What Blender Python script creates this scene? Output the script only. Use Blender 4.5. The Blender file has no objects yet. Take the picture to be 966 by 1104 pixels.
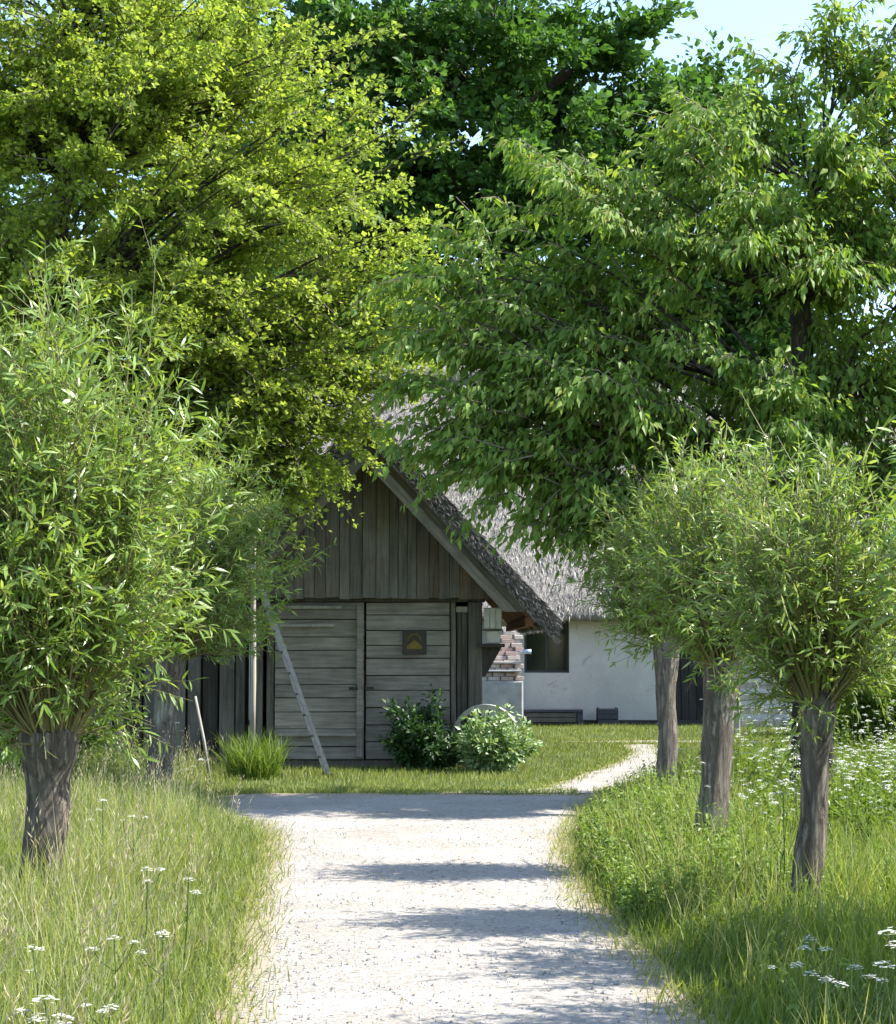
import bpy, math, random
import numpy as np
from mathutils import Vector, noise

SEED = 11
random.seed(SEED)
RNG = np.random.default_rng(SEED)
scene = bpy.context.scene
COL = scene.collection

# ------------------------------------------------------------------ camera
cam_data = bpy.data.cameras.new('camera')
cam = bpy.data.objects.new('camera', cam_data)
COL.objects.link(cam)
cam_data.sensor_fit = 'VERTICAL'
cam_data.sensor_height = 36.0
cam_data.lens = 36.0 * 2000 / 1104
cam_data.clip_end = 2000
cam.location = (0, 0, 1.6)
cam.rotation_euler = (math.radians(90 + 4.15), 0, 0)
scene.camera = cam

# ------------------------------------------------------------------ sky and sun
SUN_EL, SUN_AZ = 50.0, 91.0          # azimuth clockwise from +Y (the viewing direction)
world = bpy.data.worlds.new('World')
scene.world = world
world.use_nodes = True
wn = world.node_tree.nodes
sky = wn.new('ShaderNodeTexSky')
sky.sky_type = 'NISHITA'
sky.sun_disc = False
sky.sun_elevation = math.radians(SUN_EL)
sky.sun_rotation = math.radians(SUN_AZ)
sky.altitude = 50
sky.air_density = 1.0
sky.dust_density = 0.6
sky.ozone_density = 1.4
wn['Background'].inputs['Strength'].default_value = 0.15
world.node_tree.links.new(sky.outputs[0], wn['Background'].inputs['Color'])

sun_data = bpy.data.lights.new('sun', 'SUN')
sun_data.energy = 4.4
sun_data.angle = math.radians(0.53)
sun_data.color = (1.0, 0.955, 0.88)
sun = bpy.data.objects.new('sun', sun_data)
COL.objects.link(sun)
el, az = math.radians(SUN_EL), math.radians(SUN_AZ)
sdir = Vector((math.sin(az) * math.cos(el), math.cos(az) * math.cos(el), math.sin(el)))
sun.rotation_euler = sdir.to_track_quat('Z', 'Y').to_euler()
sun.location = (20, 10, 30)

scene.view_settings.view_transform = 'Standard'
scene.view_settings.look = 'None'
scene.view_settings.gamma = 1.0
scene.view_settings.exposure = 1.58
scene.view_settings.use_curve_mapping = False
scene.render.engine = 'CYCLES'
scene.cycles.use_denoising = True
scene.cycles.max_bounces = 8
scene.cycles.diffuse_bounces = 6
scene.cycles.glossy_bounces = 2
scene.cycles.transmission_bounces = 4
scene.cycles.caustics_reflective = False
scene.cycles.caustics_refractive = False


# ------------------------------------------------------------------ material helpers
def new_mat(name):
    m = bpy.data.materials.new(name)
    m.use_nodes = True
    nt = m.node_tree
    return m, nt, nt.nodes['Principled BSDF'], nt.nodes['Material Output']


def ramp(nt, stops, fac=None):
    r = nt.nodes.new('ShaderNodeValToRGB')
    els = r.color_ramp.elements
    while len(els) < len(stops):
        els.new(0.5)
    for e, (p, c) in zip(els, stops):
        e.position = p
        e.color = (c[0], c[1], c[2], 1)
    if fac is not None:
        nt.links.new(fac, r.inputs[0])
    return r


def tex_noise(nt, scale, detail=4, rough=0.6, vec=None, dist=0.0):
    n = nt.nodes.new('ShaderNodeTexNoise')
    n.inputs['Scale'].default_value = scale
    n.inputs['Detail'].default_value = detail
    n.inputs['Roughness'].default_value = rough
    n.inputs['Distortion'].default_value = dist
    if vec is not None:
        nt.links.new(vec, n.inputs['Vector'])
    return n


def coords(nt, scale=(1, 1, 1), kind='Object', shift_by_object=False):
    tc = nt.nodes.new('ShaderNodeTexCoord')
    mp = nt.nodes.new('ShaderNodeMapping')
    mp.inputs['Scale'].default_value = scale
    nt.links.new(tc.outputs[kind], mp.inputs['Vector'])
    if shift_by_object:
        oi = nt.nodes.new('ShaderNodeObjectInfo')
        mu = nt.nodes.new('ShaderNodeMath')
        mu.operation = 'MULTIPLY'
        mu.inputs[1].default_value = 37.0
        nt.links.new(oi.outputs['Random'], mu.inputs[0])
        nt.links.new(mu.outputs[0], mp.inputs['Location'])
    return mp.outputs[0]


def mix_col(nt, a, b, fac, mode='MIX'):
    m = nt.nodes.new('ShaderNodeMix')
    m.data_type = 'RGBA'
    m.blend_type = mode
    for s, v in ((6, a), (7, b)):
        if isinstance(v, (tuple, list)):
            m.inputs[s].default_value = (v[0], v[1], v[2], 1)
        else:
            nt.links.new(v, m.inputs[s])
    if isinstance(fac, (int, float)):
        m.inputs[0].default_value = fac
    else:
        nt.links.new(fac, m.inputs[0])
    return m.outputs[2]


def bump(nt, bsdf, height, strength=0.4, dist=0.02):
    b = nt.nodes.new('ShaderNodeBump')
    b.inputs['Strength'].default_value = strength
    b.inputs['Distance'].default_value = dist
    nt.links.new(height, b.inputs['Height'])
    nt.links.new(b.outputs[0], bsdf.inputs['Normal'])


def leaf_mat(name, cols, trans=0.45, rough=0.45, spec=0.35, tcol_gain=(1.25, 1.2, 0.6), clump=0.0):
    """per-leaf colour from the 'rnd' attribute; thin leaf: diffuse and gloss plus light passing through"""
    m, nt, b, out = new_mat(name)
    at = nt.nodes.new('ShaderNodeAttribute')
    at.attribute_name = 'rnd'
    n = len(cols)
    r = ramp(nt, [(i / max(1, n - 1), c) for i, c in enumerate(cols)], at.outputs['Fac'])
    col = r.outputs[0]
    if clump > 0:
        nz = tex_noise(nt, 0.9, 3, 0.6, coords(nt))
        rr = ramp(nt, [(0.35, (1 - clump, 1 - clump * 0.8, 1 - clump)), (0.65, (1 + clump, 1 + clump, 1 - clump * .3))], nz.outputs['Fac'])
        col = mix_col(nt, col, rr.outputs[0], 1.0, 'MULTIPLY')
    nt.links.new(col, b.inputs['Base Color'])
    b.inputs['Roughness'].default_value = rough
    b.inputs['Specular IOR Level'].default_value = spec
    t = nt.nodes.new('ShaderNodeBsdfTranslucent')
    tc = mix_col(nt, col, tcol_gain, 1.0, 'MULTIPLY')
    nt.links.new(tc, t.inputs['Color'])
    ms = nt.nodes.new('ShaderNodeMixShader')
    ms.inputs[0].default_value = trans
    nt.links.new(b.outputs[0], ms.inputs[1])
    nt.links.new(t.outputs[0], ms.inputs[2])
    nt.links.new(ms.outputs[0], out.inputs['Surface'])
    return m


def wood_mat(name, c_dark, c_mid, c_light, axis='Z', rough=0.85, slope=0.0, stain=None):
    m, nt, b, out = new_mat(name)
    sc = {'Z': (26, 26, 1.6), 'X': (1.6, 26, 26), 'Y': (26, 1.6, 26)}[axis]
    v = coords(nt, sc, 'Object', True)
    if slope:
        mp = v.node
        mp.vector_type = 'TEXTURE'
        mp.inputs['Scale'].default_value = tuple(1 / q for q in sc)
        mp.inputs['Rotation'].default_value = (0, slope, 0)
    g = tex_noise(nt, 1.0, 6, 0.65, v, 0.4)
    r = ramp(nt, [(0.25, c_dark), (0.5, c_mid), (0.75, c_light)], g.outputs['Fac'])
    v2 = coords(nt, (2.2, 2.2, 2.2), 'Object', True)
    g2 = tex_noise(nt, 1.0, 4, 0.6, v2)
    oi = nt.nodes.new('ShaderNodeObjectInfo')
    rr = ramp(nt, [(0.0, (0.80, 0.80, 0.80)), (0.5, (0.96, 0.955, 0.94)), (1.0, (1.16, 1.13, 1.08))], oi.outputs['Random'])
    c = mix_col(nt, r.outputs[0], rr.outputs[0], 1.0, 'MULTIPLY')
    r2 = ramp(nt, [(0.3, (0.62, 0.62, 0.62)), (0.65, (1.1, 1.1, 1.1))], g2.outputs['Fac'])
    c = mix_col(nt, c, r2.outputs[0], 0.8, 'MULTIPLY')
    if stain is not None:
        r3 = ramp(nt, [(0.52, (0, 0, 0)), (0.72, (1, 1, 1))], tex_noise(nt, 1.0, 3, 0.5, coords(nt, (1.1, 1.1, .7), 'Object', True)).outputs['Fac'])
        c = mix_col(nt, c, stain, r3.outputs[0])
    nt.links.new(c, b.inputs['Base Color'])
    b.inputs['Roughness'].default_value = rough
    b.inputs['Specular IOR Level'].default_value = 0.25
    bump(nt, b, g.outputs['Fac'], 0.7, 0.012)
    return m


def plain_mat(name, col, rough=0.7, var=0.15, scale=6, metallic=0.0, bump_s=0.2, spec=0.4):
    m, nt, b, out = new_mat(name)
    n = tex_noise(nt, scale, 5, 0.6, coords(nt, (1, 1, 1), 'Object', True))
    lo = tuple(x * (1 - var) for x in col)
    hi = tuple(min(1, x * (1 + var)) for x in col)
    r = ramp(nt, [(0.3, lo), (0.7, hi)], n.outputs['Fac'])
    nt.links.new(r.outputs[0], b.inputs['Base Color'])
    b.inputs['Roughness'].default_value = rough
    b.inputs['Metallic'].default_value = metallic
    b.inputs['Specular IOR Level'].default_value = spec
    if bump_s:
        bump(nt, b, n.outputs['Fac'], bump_s, 0.01)
    return m


# ------------------------------------------------------------------ materials
M = {}
# ground soil and low growth between the blades
m, nt, b, _ = new_mat('soil')
n1 = tex_noise(nt, 1.3, 5, 0.6, coords(nt)); n2 = tex_noise(nt, 45, 4, 0.7, coords(nt))
c = ramp(nt, [(0.35, (0.055, 0.075, 0.022)), (0.6, (0.085, 0.11, 0.03)), (0.8, (0.14, 0.125, 0.06))], n1.outputs['Fac']).outputs[0]
c = mix_col(nt, c, ramp(nt, [(0.3, (0.5, 0.5, 0.5)), (0.7, (1.2, 1.2, 1.2))], n2.outputs['Fac']).outputs[0], 0.8, 'MULTIPLY')
nt.links.new(c, b.inputs['Base Color']); b.inputs['Roughness'].default_value = 0.95
bump(nt, b, n2.outputs['Fac'], 0.8, 0.03)
M['soil'] = m
# gravel: pale crushed stone over sandy dust, worn wheel tracks lighter
m, nt, b, _ = new_mat('gravel')
v = coords(nt)
vo = nt.nodes.new('ShaderNodeTexVoronoi'); vo.inputs['Scale'].default_value = 55; nt.links.new(v, vo.inputs['Vector'])
n1 = tex_noise(nt, 1.1, 5, 0.65, v); n2 = tex_noise(nt, 140, 3, 0.7, v); n3 = tex_noise(nt, 6.5, 5, 0.7, v)
stone = ramp(nt, [(0.0, (0.16, 0.143, 0.124)), (0.5, (0.285, 0.262, 0.233)), (1.0, (0.37, 0.347, 0.315))])
sep = nt.nodes.new('ShaderNodeSeparateColor'); nt.links.new(vo.outputs['Color'], sep.inputs[0]); nt.links.new(sep.outputs[0], stone.inputs[0])
dust = ramp(nt, [(0.3, (0.29, 0.264, 0.229)), (0.7, (0.35, 0.327, 0.293))], n2.outputs['Fac'])
fac = ramp(nt, [(0.38, (0.15, 0.15, 0.15)), (0.62, (0.75, 0.75, 0.75))], n3.outputs['Fac'])
c = mix_col(nt, stone.outputs[0], dust.outputs[0], fac.outputs[0])
c = mix_col(nt, c, ramp(nt, [(0.35, (0.86, 0.84, 0.81)), (0.65, (1.06, 1.06, 1.06))], n1.outputs['Fac']).outputs[0], 1.0, 'MULTIPLY')
# sandy, trodden margin from the mesh attribute 'edge'
at = nt.nodes.new('ShaderNodeAttribute'); at.attribute_name = 'edge'
ad = nt.nodes.new('ShaderNodeMath'); ad.operation = 'ADD'
sb = nt.nodes.new('ShaderNodeMath'); sb.operation = 'MULTIPLY_ADD'; sb.inputs[1].default_value = 0.9; sb.inputs[2].default_value = -0.45
nt.links.new(n3.outputs['Fac'], sb.inputs[0]); nt.links.new(at.outputs['Fac'], ad.inputs[0]); nt.links.new(sb.outputs[0], ad.inputs[1])
ef = ramp(nt, [(0.35, (0, 0, 0)), (0.95, (0.85, 0.85, 0.85))], ad.outputs[0])
c = mix_col(nt, c, (0.27, 0.21, 0.13), ef.outputs[0])
nt.links.new(c, b.inputs['Base Color']); b.inputs['Roughness'].default_value = 0.9
b.inputs['Specular IOR Level'].default_value = 0.2
bump(nt, b, vo.outputs['Distance'], 0.35, 0.008)
M['gravel'] = m
m, nt, b, _ = new_mat('pebble')
at = nt.nodes.new('ShaderNodeAttribute'); at.attribute_name = 'rnd'
r = ramp(nt, [(0, (0.14, 0.128, 0.12)), (0.4, (0.24, 0.223, 0.206)), (1, (0.35, 0.333, 0.315))], at.outputs['Fac'])
nt.links.new(r.outputs[0], b.inputs['Base Color']); b.inputs['Roughness'].default_value = 0.85
M['pebble'] = m

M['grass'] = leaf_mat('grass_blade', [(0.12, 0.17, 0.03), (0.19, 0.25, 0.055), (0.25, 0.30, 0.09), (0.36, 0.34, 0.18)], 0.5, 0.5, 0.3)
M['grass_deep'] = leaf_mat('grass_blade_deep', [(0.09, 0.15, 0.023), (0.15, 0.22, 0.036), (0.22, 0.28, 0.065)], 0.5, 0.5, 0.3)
M['lawn'] = leaf_mat('lawn_blade', [(0.13, 0.175, 0.035), (0.21, 0.26, 0.06), (0.29, 0.30, 0.11)], 0.35, 0.55, 0.25)
M['straw_grass'] = leaf_mat('seed_head', [(0.36, 0.33, 0.17), (0.46, 0.42, 0.26), (0.38, 0.28, 0.2)], 0.3, 0.7, 0.2, (1, 1, .9))
M['willow'] = leaf_mat('willow_leaf', [(0.10, 0.175, 0.03), (0.18, 0.285, 0.052), (0.24, 0.34, 0.08), (0.32, 0.39, 0.17)], 0.45, 0.36, 0.5, (1.3, 1.2, .55))
M['hawthorn'] = leaf_mat('hawthorn_leaf', [(0.15, 0.215, 0.035), (0.27, 0.35, 0.06), (0.34, 0.415, 0.085), (0.43, 0.49, 0.15)], 0.58, 0.5, 0.25, (1.1, 1.1, .6), 0.12)
M['oak'] = leaf_mat('oak_leaf', [(0.04, 0.10, 0.022), (0.075, 0.165, 0.032), (0.12, 0.225, 0.048)], 0.45, 0.5, 0.3, (1.2, 1.2, .6))
M['cherry'] = leaf_mat('cherry_leaf', [(0.085, 0.165, 0.028), (0.14, 0.245, 0.042), (0.195, 0.30, 0.06), (0.25, 0.34, 0.08), (0.34, 0.33, 0.10)], 0.5, 0.48, 0.3, (1.25, 1.2, .5))
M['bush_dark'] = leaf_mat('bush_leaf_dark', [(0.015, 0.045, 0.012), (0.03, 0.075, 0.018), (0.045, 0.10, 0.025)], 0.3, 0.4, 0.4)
M['bush_pale'] = leaf_mat('bush_leaf_pale', [(0.10, 0.18, 0.05), (0.20, 0.30, 0.10), (0.40, 0.48, 0.28)], 0.3, 0.4, 0.4)
M['weed'] = leaf_mat('weed_leaf', [(0.08, 0.15, 0.024), (0.15, 0.235, 0.038), (0.23, 0.31, 0.06)], 0.4, 0.45, 0.35)
M['shrub'] = leaf_mat('shrub_leaf', [(0.08, 0.14, 0.02), (0.14, 0.215, 0.03), (0.21, 0.28, 0.05)], 0.45, 0.45, 0.3)
M['petal'] = leaf_mat('umbel_white', [(0.38, 0.40, 0.30), (0.52, 0.53, 0.46), (0.64, 0.64, 0.60)], 0.25, 0.7, 0.2, (1, 1, 1))
M['stem'] = leaf_mat('green_stem', [(0.08, 0.13, 0.03), (0.14, 0.19, 0.06)], 0.15, 0.5, 0.3)
M['twig_green'] = plain_mat('willow_shoot', (0.17, 0.155, 0.06), 0.6, 0.25)


def bark_mat(name, dark, mid, light, lichen=0.3):
    m, nt, b, out = new_mat(name)
    v = coords(nt, (11, 11, 1.7), 'Object', True)
    n = tex_noise(nt, 1.9, 7, 0.75, v, 1.6)
    vo = nt.nodes.new('ShaderNodeTexVoronoi'); vo.feature = 'DISTANCE_TO_EDGE'; vo.inputs['Scale'].default_value = 3.4
    nv = mix_col(nt, v, n.outputs['Color'], 0.45)
    nt.links.new(nv, vo.inputs['Vector'])
    r = ramp(nt, [(0.28, dark), (0.5, mid), (0.75, light)], n.outputs['Fac'])
    rv = ramp(nt, [(0.0, (0.45, 0.43, 0.41)), (0.22, (1, 1, 1))], vo.outputs['Distance'])
    c = mix_col(nt, r.outputs[0], rv.outputs[0], 0.45, 'MULTIPLY')
    l = tex_noise(nt, 2.6, 5, 0.7, coords(nt, (1, 1, 1), 'Object', True))
    lr = ramp(nt, [(0.55, (0, 0, 0)), (0.68, (lichen, lichen, lichen))], l.outputs['Fac'])
    c = mix_col(nt, c, (0.33, 0.33, 0.25), lr.outputs[0])
    nt.links.new(c, b.inputs['Base Color']); b.inputs['Roughness'].default_value = 0.92
    b.inputs['Specular IOR Level'].default_value = 0.2
    h = mix_col(nt, n.outputs['Fac'], rv.outputs[0], 0.6)
    bump(nt, b, h, 1.0, 0.03)
    return m


M['bark_willow'] = bark_mat('bark_willow', (0.065, 0.053, 0.042), (0.185, 0.155, 0.126), (0.34, 0.30, 0.25), 0.55)
M['bark'] = bark_mat('bark_dark', (0.03, 0.026, 0.02), (0.075, 0.062, 0.048), (0.14, 0.125, 0.10), 0.35)
M['twig'] = plain_mat('twig_brown', (0.13, 0.11, 0.07), 0.85, 0.3)
M['board_v'] = wood_mat('weathered_board', (0.08, 0.073, 0.066), (0.155, 0.143, 0.130), (0.23, 0.215, 0.198), 'Z', stain=(0.14, 0.108, 0.082))
M['board_brown'] = wood_mat('brown_board', (0.065, 0.049, 0.038), (0.135, 0.102, 0.078), (0.19, 0.153, 0.126), 'Z')
M['plank_h'] = wood_mat('weathered_plank', (0.13, 0.118, 0.103), (0.25, 0.23, 0.206), (0.34, 0.317, 0.288), 'X')
M['post'] = wood_mat('post_wood', (0.06, 0.053, 0.045), (0.12, 0.108, 0.095), (0.19, 0.175, 0.155), 'Z')
M['barge'] = wood_mat('barge_wood', (0.10, 0.09, 0.075), (0.18, 0.165, 0.14), (0.26, 0.24, 0.21), 'X', slope=math.radians(47.2))
M['barge_mirror'] = wood_mat('barge_wood_mirror', (0.10, 0.09, 0.075), (0.18, 0.165, 0.14), (0.26, 0.24, 0.21), 'X', slope=math.radians(-47.2))
M['pale_wood'] = wood_mat('pale_wood', (0.24, 0.22, 0.19), (0.36, 0.34, 0.30), (0.48, 0.45, 0.41), 'Z')
M['dark_wood'] = wood_mat('dark_wood', (0.022, 0.02, 0.018), (0.045, 0.04, 0.036), (0.075, 0.068, 0.06), 'Z')
M['soffit'] = wood_mat('reddish_soffit', (0.12, 0.05, 0.035), (0.22, 0.10, 0.07), (0.30, 0.16, 0.12), 'Y')
M['blue_wood'] = plain_mat('dark_blue_paint', (0.022, 0.024, 0.038), 0.55, 0.3)
M['trough_panel'] = plain_mat('trough_panel', (0.075, 0.068, 0.062), 0.8, 0.3)
M['white_box'] = plain_mat('faded_white_paint', (0.46, 0.45, 0.42), 0.75, 0.18, 9)
M['alu'] = plain_mat('dull_aluminium', (0.155, 0.165, 0.18), 0.5, 0.25, 12, 0.5, 0.05)
M['stone'] = plain_mat('pale_stone', (0.60, 0.60, 0.58), 0.85, 0.16, 14)
M['plaque'] = plain_mat('plaque_brown', (0.035, 0.024, 0.014), 0.5, 0.25, 10)
M['plaque_gold'] = plain_mat('plaque_yellow', (0.15, 0.105, 0.015), 0.6, 0.25, 14)
M['iron'] = plain_mat('rusty_iron', (0.03, 0.026, 0.024), 0.7, 0.3)
M['frame'] = plain_mat('window_frame_dark', (0.03, 0.032, 0.03), 0.5, 0.2)
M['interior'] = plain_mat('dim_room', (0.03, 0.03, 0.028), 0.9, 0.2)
M['bracket'] = plain_mat('blue_grey_metal', (0.40, 0.46, 0.56), 0.35, 0.1, 8, 0.5)
M['plaster_old'] = plain_mat('plaster_old', (0.31, 0.30, 0.285), 0.95, 0.2, 5)
M['mortar'] = plain_mat('mortar', (0.42, 0.38, 0.34), 0.95, 0.2, 18)
m, nt, b, _ = new_mat('brick')
oi = nt.nodes.new('ShaderNodeObjectInfo')
r = ramp(nt, [(0, (0.34, 0.24, 0.20)), (0.35, (0.38, 0.29, 0.25)), (0.7, (0.41, 0.34, 0.30)), (1.0, (0.44, 0.395, 0.36))], oi.outputs['Random'])
n = tex_noise(nt, 22, 5, 0.7, coords(nt, (1, 1, 1), 'Object', True))
c = mix_col(nt, r.outputs[0], ramp(nt, [(0.3, (0.7, 0.7, 0.7)), (0.7, (1.15, 1.15, 1.15))], n.outputs['Fac']).outputs[0], 1, 'MULTIPLY')
nt.links.new(c, b.inputs['Base Color']); b.inputs['Roughness'].default_value = 0.9
bump(nt, b, n.outputs['Fac'], 0.5, 0.008)
M['brick'] = m
# limewashed wall, with grime and worn patches
m, nt, b, _ = new_mat('limewash')
v = coords(nt)
n1 = tex_noise(nt, 0.9, 6, 0.65, v); n2 = tex_noise(nt, 14, 5, 0.65, v); n3 = tex_noise(nt, 2.4, 6, 0.7, v, 0.8)
c = ramp(nt, [(0.3, (0.37, 0.345, 0.305)), (0.62, (0.49, 0.465, 0.42))], n1.outputs['Fac']).outputs[0]
c = mix_col(nt, c, (0.22, 0.20, 0.175), ramp(nt, [(0.60, (0, 0, 0)), (0.74, (0.8, 0.8, 0.8))], n3.outputs['Fac']).outputs[0])
nt.links.new(c, b.inputs['Base Color']); b.inputs['Roughness'].default_value = 0.93
bump(nt, b, n2.outputs['Fac'], 0.5, 0.02)
M['limewash'] = m
# thatch body under the straws
m, nt, b, _ = new_mat('thatch')
n = tex_noise(nt, 7, 6, 0.75, coords(nt, (1, 1, 1), 'Object')); nb = tex_noise(nt, 0.8, 4, 0.6, coords(nt, (1, 1, 1), 'Object'))
c = ramp(nt, [(0.3, (0.13, 0.117, 0.10)), (0.55, (0.25, 0.23, 0.205)), (0.75, (0.33, 0.308, 0.278))], n.outputs['Fac']).outputs[0]
c = mix_col(nt, c, ramp(nt, [(0.3, (0.75, 0.76, 0.72)), (0.7, (1.1, 1.08, 1.08))], nb.outputs['Fac']).outputs[0], 1, 'MULTIPLY')
nt.links.new(c, b.inputs['Base Color']); b.inputs['Roughness'].default_value = 0.97
bump(nt, b, n.outputs['Fac'], 1.0, 0.06)
M['thatch'] = m
m, nt, b, _ = new_mat('thatch_straw')
at = nt.nodes.new('ShaderNodeAttribute'); at.attribute_name = 'rnd'
nb = tex_noise(nt, 2.2, 4, 0.7, coords(nt, (1, 1, 1), 'Object'))
c = ramp(nt, [(0, (0.17, 0.152, 0.132)), (0.5, (0.27, 0.248, 0.22)), (1, (0.36, 0.335, 0.30))], at.outputs['Fac']).outputs[0]
c = mix_col(nt, c, ramp(nt, [(0.32, (0.6, 0.6, 0.58)), (0.62, (1.08, 1.06, 1.06))], nb.outputs['Fac']).outputs[0], 1, 'MULTIPLY')
nt.links.new(c, b.inputs['Base Color']); b.inputs['Roughness'].default_value = 0.9
M['straw'] = m
m, nt, b, _ = new_mat('thatch_straw_old')
at = nt.nodes.new('ShaderNodeAttribute'); at.attribute_name = 'rnd'
c = ramp(nt, [(0, (0.05, 0.046, 0.042)), (0.6, (0.13, 0.12, 0.112)), (1, (0.26, 0.245, 0.225))], at.outputs['Fac']).outputs[0]
nt.links.new(c, b.inputs['Base Color']); b.inputs['Roughness'].default_value = 0.9
M['straw_old'] = m
# window glass
m, nt, b, _ = new_mat('window_glass')
b.inputs['Base Color'].default_value = (0.02, 0.025, 0.022, 1)
b.inputs['Roughness'].default_value = 0.06
b.inputs['Alpha'].default_value = 0.55
b.inputs['Specular IOR Level'].default_value = 0.6
M['glass'] = m


# ------------------------------------------------------------------ object helpers
def props(o, label=None, cat=None, group=None, kind=None):
    if label: o['label'] = label
    if cat: o['category'] = cat
    if group: o['group'] = group
    if kind: o['kind'] = kind
    return o


def link(name, me, parent=None, loc=None, rot=None):
    o = bpy.data.objects.new(name, me)
    COL.objects.link(o)
    if parent is not None:
        o.parent = parent
    if loc is not None:
        o.location = loc
    if rot is not None:
        o.rotation_euler = rot
    return o


def empty(name, loc, label=None, cat=None, group=None, rz=0.0):
    o = bpy.data.objects.new(name, None)
    o.empty_display_size = 0.2
    COL.objects.link(o)
    o.location = loc
    o.rotation_euler = (0, 0, rz)
    return props(o, label, cat, group)


def np_mesh(name, verts, faces_list, mat, rnd=None, smooth=False, attrs=None):
    """faces_list: list of int arrays (n,3) or (n,4)"""
    me = bpy.data.meshes.new(name)
    verts = np.asarray(verts, dtype=np.float32)
    me.vertices.add(len(verts))
    me.vertices.foreach_set('co', verts.ravel())
    tot = [f for f in faces_list if len(f)]
    loops = np.concatenate([np.asarray(f, dtype=np.int32).ravel() for f in tot])
    sizes = np.concatenate([np.full(len(f), np.asarray(f).shape[1], dtype=np.int32) for f in tot])
    starts = np.concatenate([[0], np.cumsum(sizes)[:-1]]).astype(np.int32)
    me.loops.add(len(loops))
    me.loops.foreach_set('vertex_index', loops)
    me.polygons.add(len(sizes))
    me.polygons.foreach_set('loop_start', starts)
    me.polygons.foreach_set('use_smooth', np.full(len(sizes), smooth, dtype=bool))
    if rnd is not None:
        a = me.attributes.new('rnd', 'FLOAT', 'POINT')
        a.data.foreach_set('value', np.asarray(rnd, dtype=np.float32))
    for k, vals in (attrs or {}).items():
        a = me.attributes.new(k, 'FLOAT', 'POINT')
        a.data.foreach_set('value', np.asarray(vals, dtype=np.float32))
    me.materials.append(M[mat] if isinstance(mat, str) else mat)
    me.update(calc_edges=True)
    return me


def py_mesh(name, verts, faces, mat, smooth=False):
    me = bpy.data.meshes.new(name)
    me.from_pydata([tuple(v) for v in verts], [], faces)
    me.materials.append(M[mat])
    if smooth:
        me.polygons.foreach_set('use_smooth', [True] * len(me.polygons))
    me.update()
    return me


class MB:
    """collects shapes for one mesh"""
    def __init__(s):
        s.v, s.f = [], []

    def add(s, verts, faces):
        o = len(s.v)
        s.v += [tuple(p) for p in verts]
        s.f += [tuple(i + o for i in f) for f in faces]
        return s

    def box(s, x0, x1, y0, y1, z0, z1, ch=0.0, jit=0.0):
        if ch <= 0:
            vs = [(x, y, z) for z in (z0, z1) for y in (y0, y1) for x in (x0, x1)]
            fs = [(0, 2, 3, 1), (4, 5, 7, 6), (0, 1, 5, 4), (2, 6, 7, 3), (0, 4, 6, 2), (1, 3, 7, 5)]
            if jit:
                vs = [tuple(c + random.uniform(-jit, jit) for c in p) for p in vs]
            return s.add(vs, fs)
        # chamfered on the front (-y) face
        vs = [(x0, y1, z0), (x1, y1, z0), (x1, y1, z1), (x0, y1, z1),
              (x0, y0 + ch, z0), (x1, y0 + ch, z0), (x1, y0 + ch, z1), (x0, y0 + ch, z1),
              (x0 + ch, y0, z0 + ch), (x1 - ch, y0, z0 + ch), (x1 - ch, y0, z1 - ch), (x0 + ch, y0, z1 - ch)]
        if jit:
            vs = [tuple(c + random.uniform(-jit, jit) for c in p) for p in vs]
        fs = [(0, 3, 2, 1), (8, 9, 10, 11), (0, 1, 5, 4), (1, 2, 6, 5), (2, 3, 7, 6), (3, 0, 4, 7),
              (4, 5, 9, 8), (5, 6, 10, 9), (6, 7, 11, 10), (7, 4, 8, 11)]
        return s.add(vs, fs)

    def prism(s, poly, y0, y1):
        """poly: (x,z) counter-clockwise seen from -y"""
        n = len(poly)
        vs = [(x, y0, z) for x, z in poly] + [(x, y1, z) for x, z in poly]
        fs = [tuple(range(n)), tuple(range(2 * n - 1, n - 1, -1))]
        fs += [((i + 1) % n, i, i + n, (i + 1) % n + n) for i in range(n)]
        return s.add(vs, fs)

    def tube(s, pts, rads, sides=6, cap=True):
        pts = [Vector(p) for p in pts]
        n = len(pts)
        rings = []
        up = Vector((0.13, 0.31, 0.94))
        for i, p in enumerate(pts):
            t = (pts[min(i + 1, n - 1)] - pts[max(i - 1, 0)])
            t = t.normalized() if t.length > 1e-9 else Vector((0, 0, 1))
            a = t.cross(up)
            if a.length < 1e-3:
                a = t.cross(Vector((1, 0, 0)))
            a.normalize()
            bb = t.cross(a)
            r = rads[i]
            rings.append([p + a * (r * math.cos(2 * math.pi * k / sides)) + bb * (r * math.sin(2 * math.pi * k / sides)) for k in range(sides)])
        vs = [q for ring in rings for q in ring]
        fs = []
        for i in range(n - 1):
            for k in range(sides):
                k2 = (k + 1) % sides
                fs.append((i * sides + k, (i + 1) * sides + k, (i + 1) * sides + k2, i * sides + k2))
        if cap:
            fs.append(tuple(range(sides)))
            fs.append(tuple(reversed(range((n - 1) * sides, n * sides))))
        return s.add(vs, fs)

    def mesh(s, name, mat, smooth=False):
        return py_mesh(name, s.v, s.f, mat, smooth)

    def build(s, name, mat, parent=None, smooth=False, loc=None, rot=None):
        return link(name, s.mesh(name, mat, smooth), parent, loc, rot)


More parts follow.
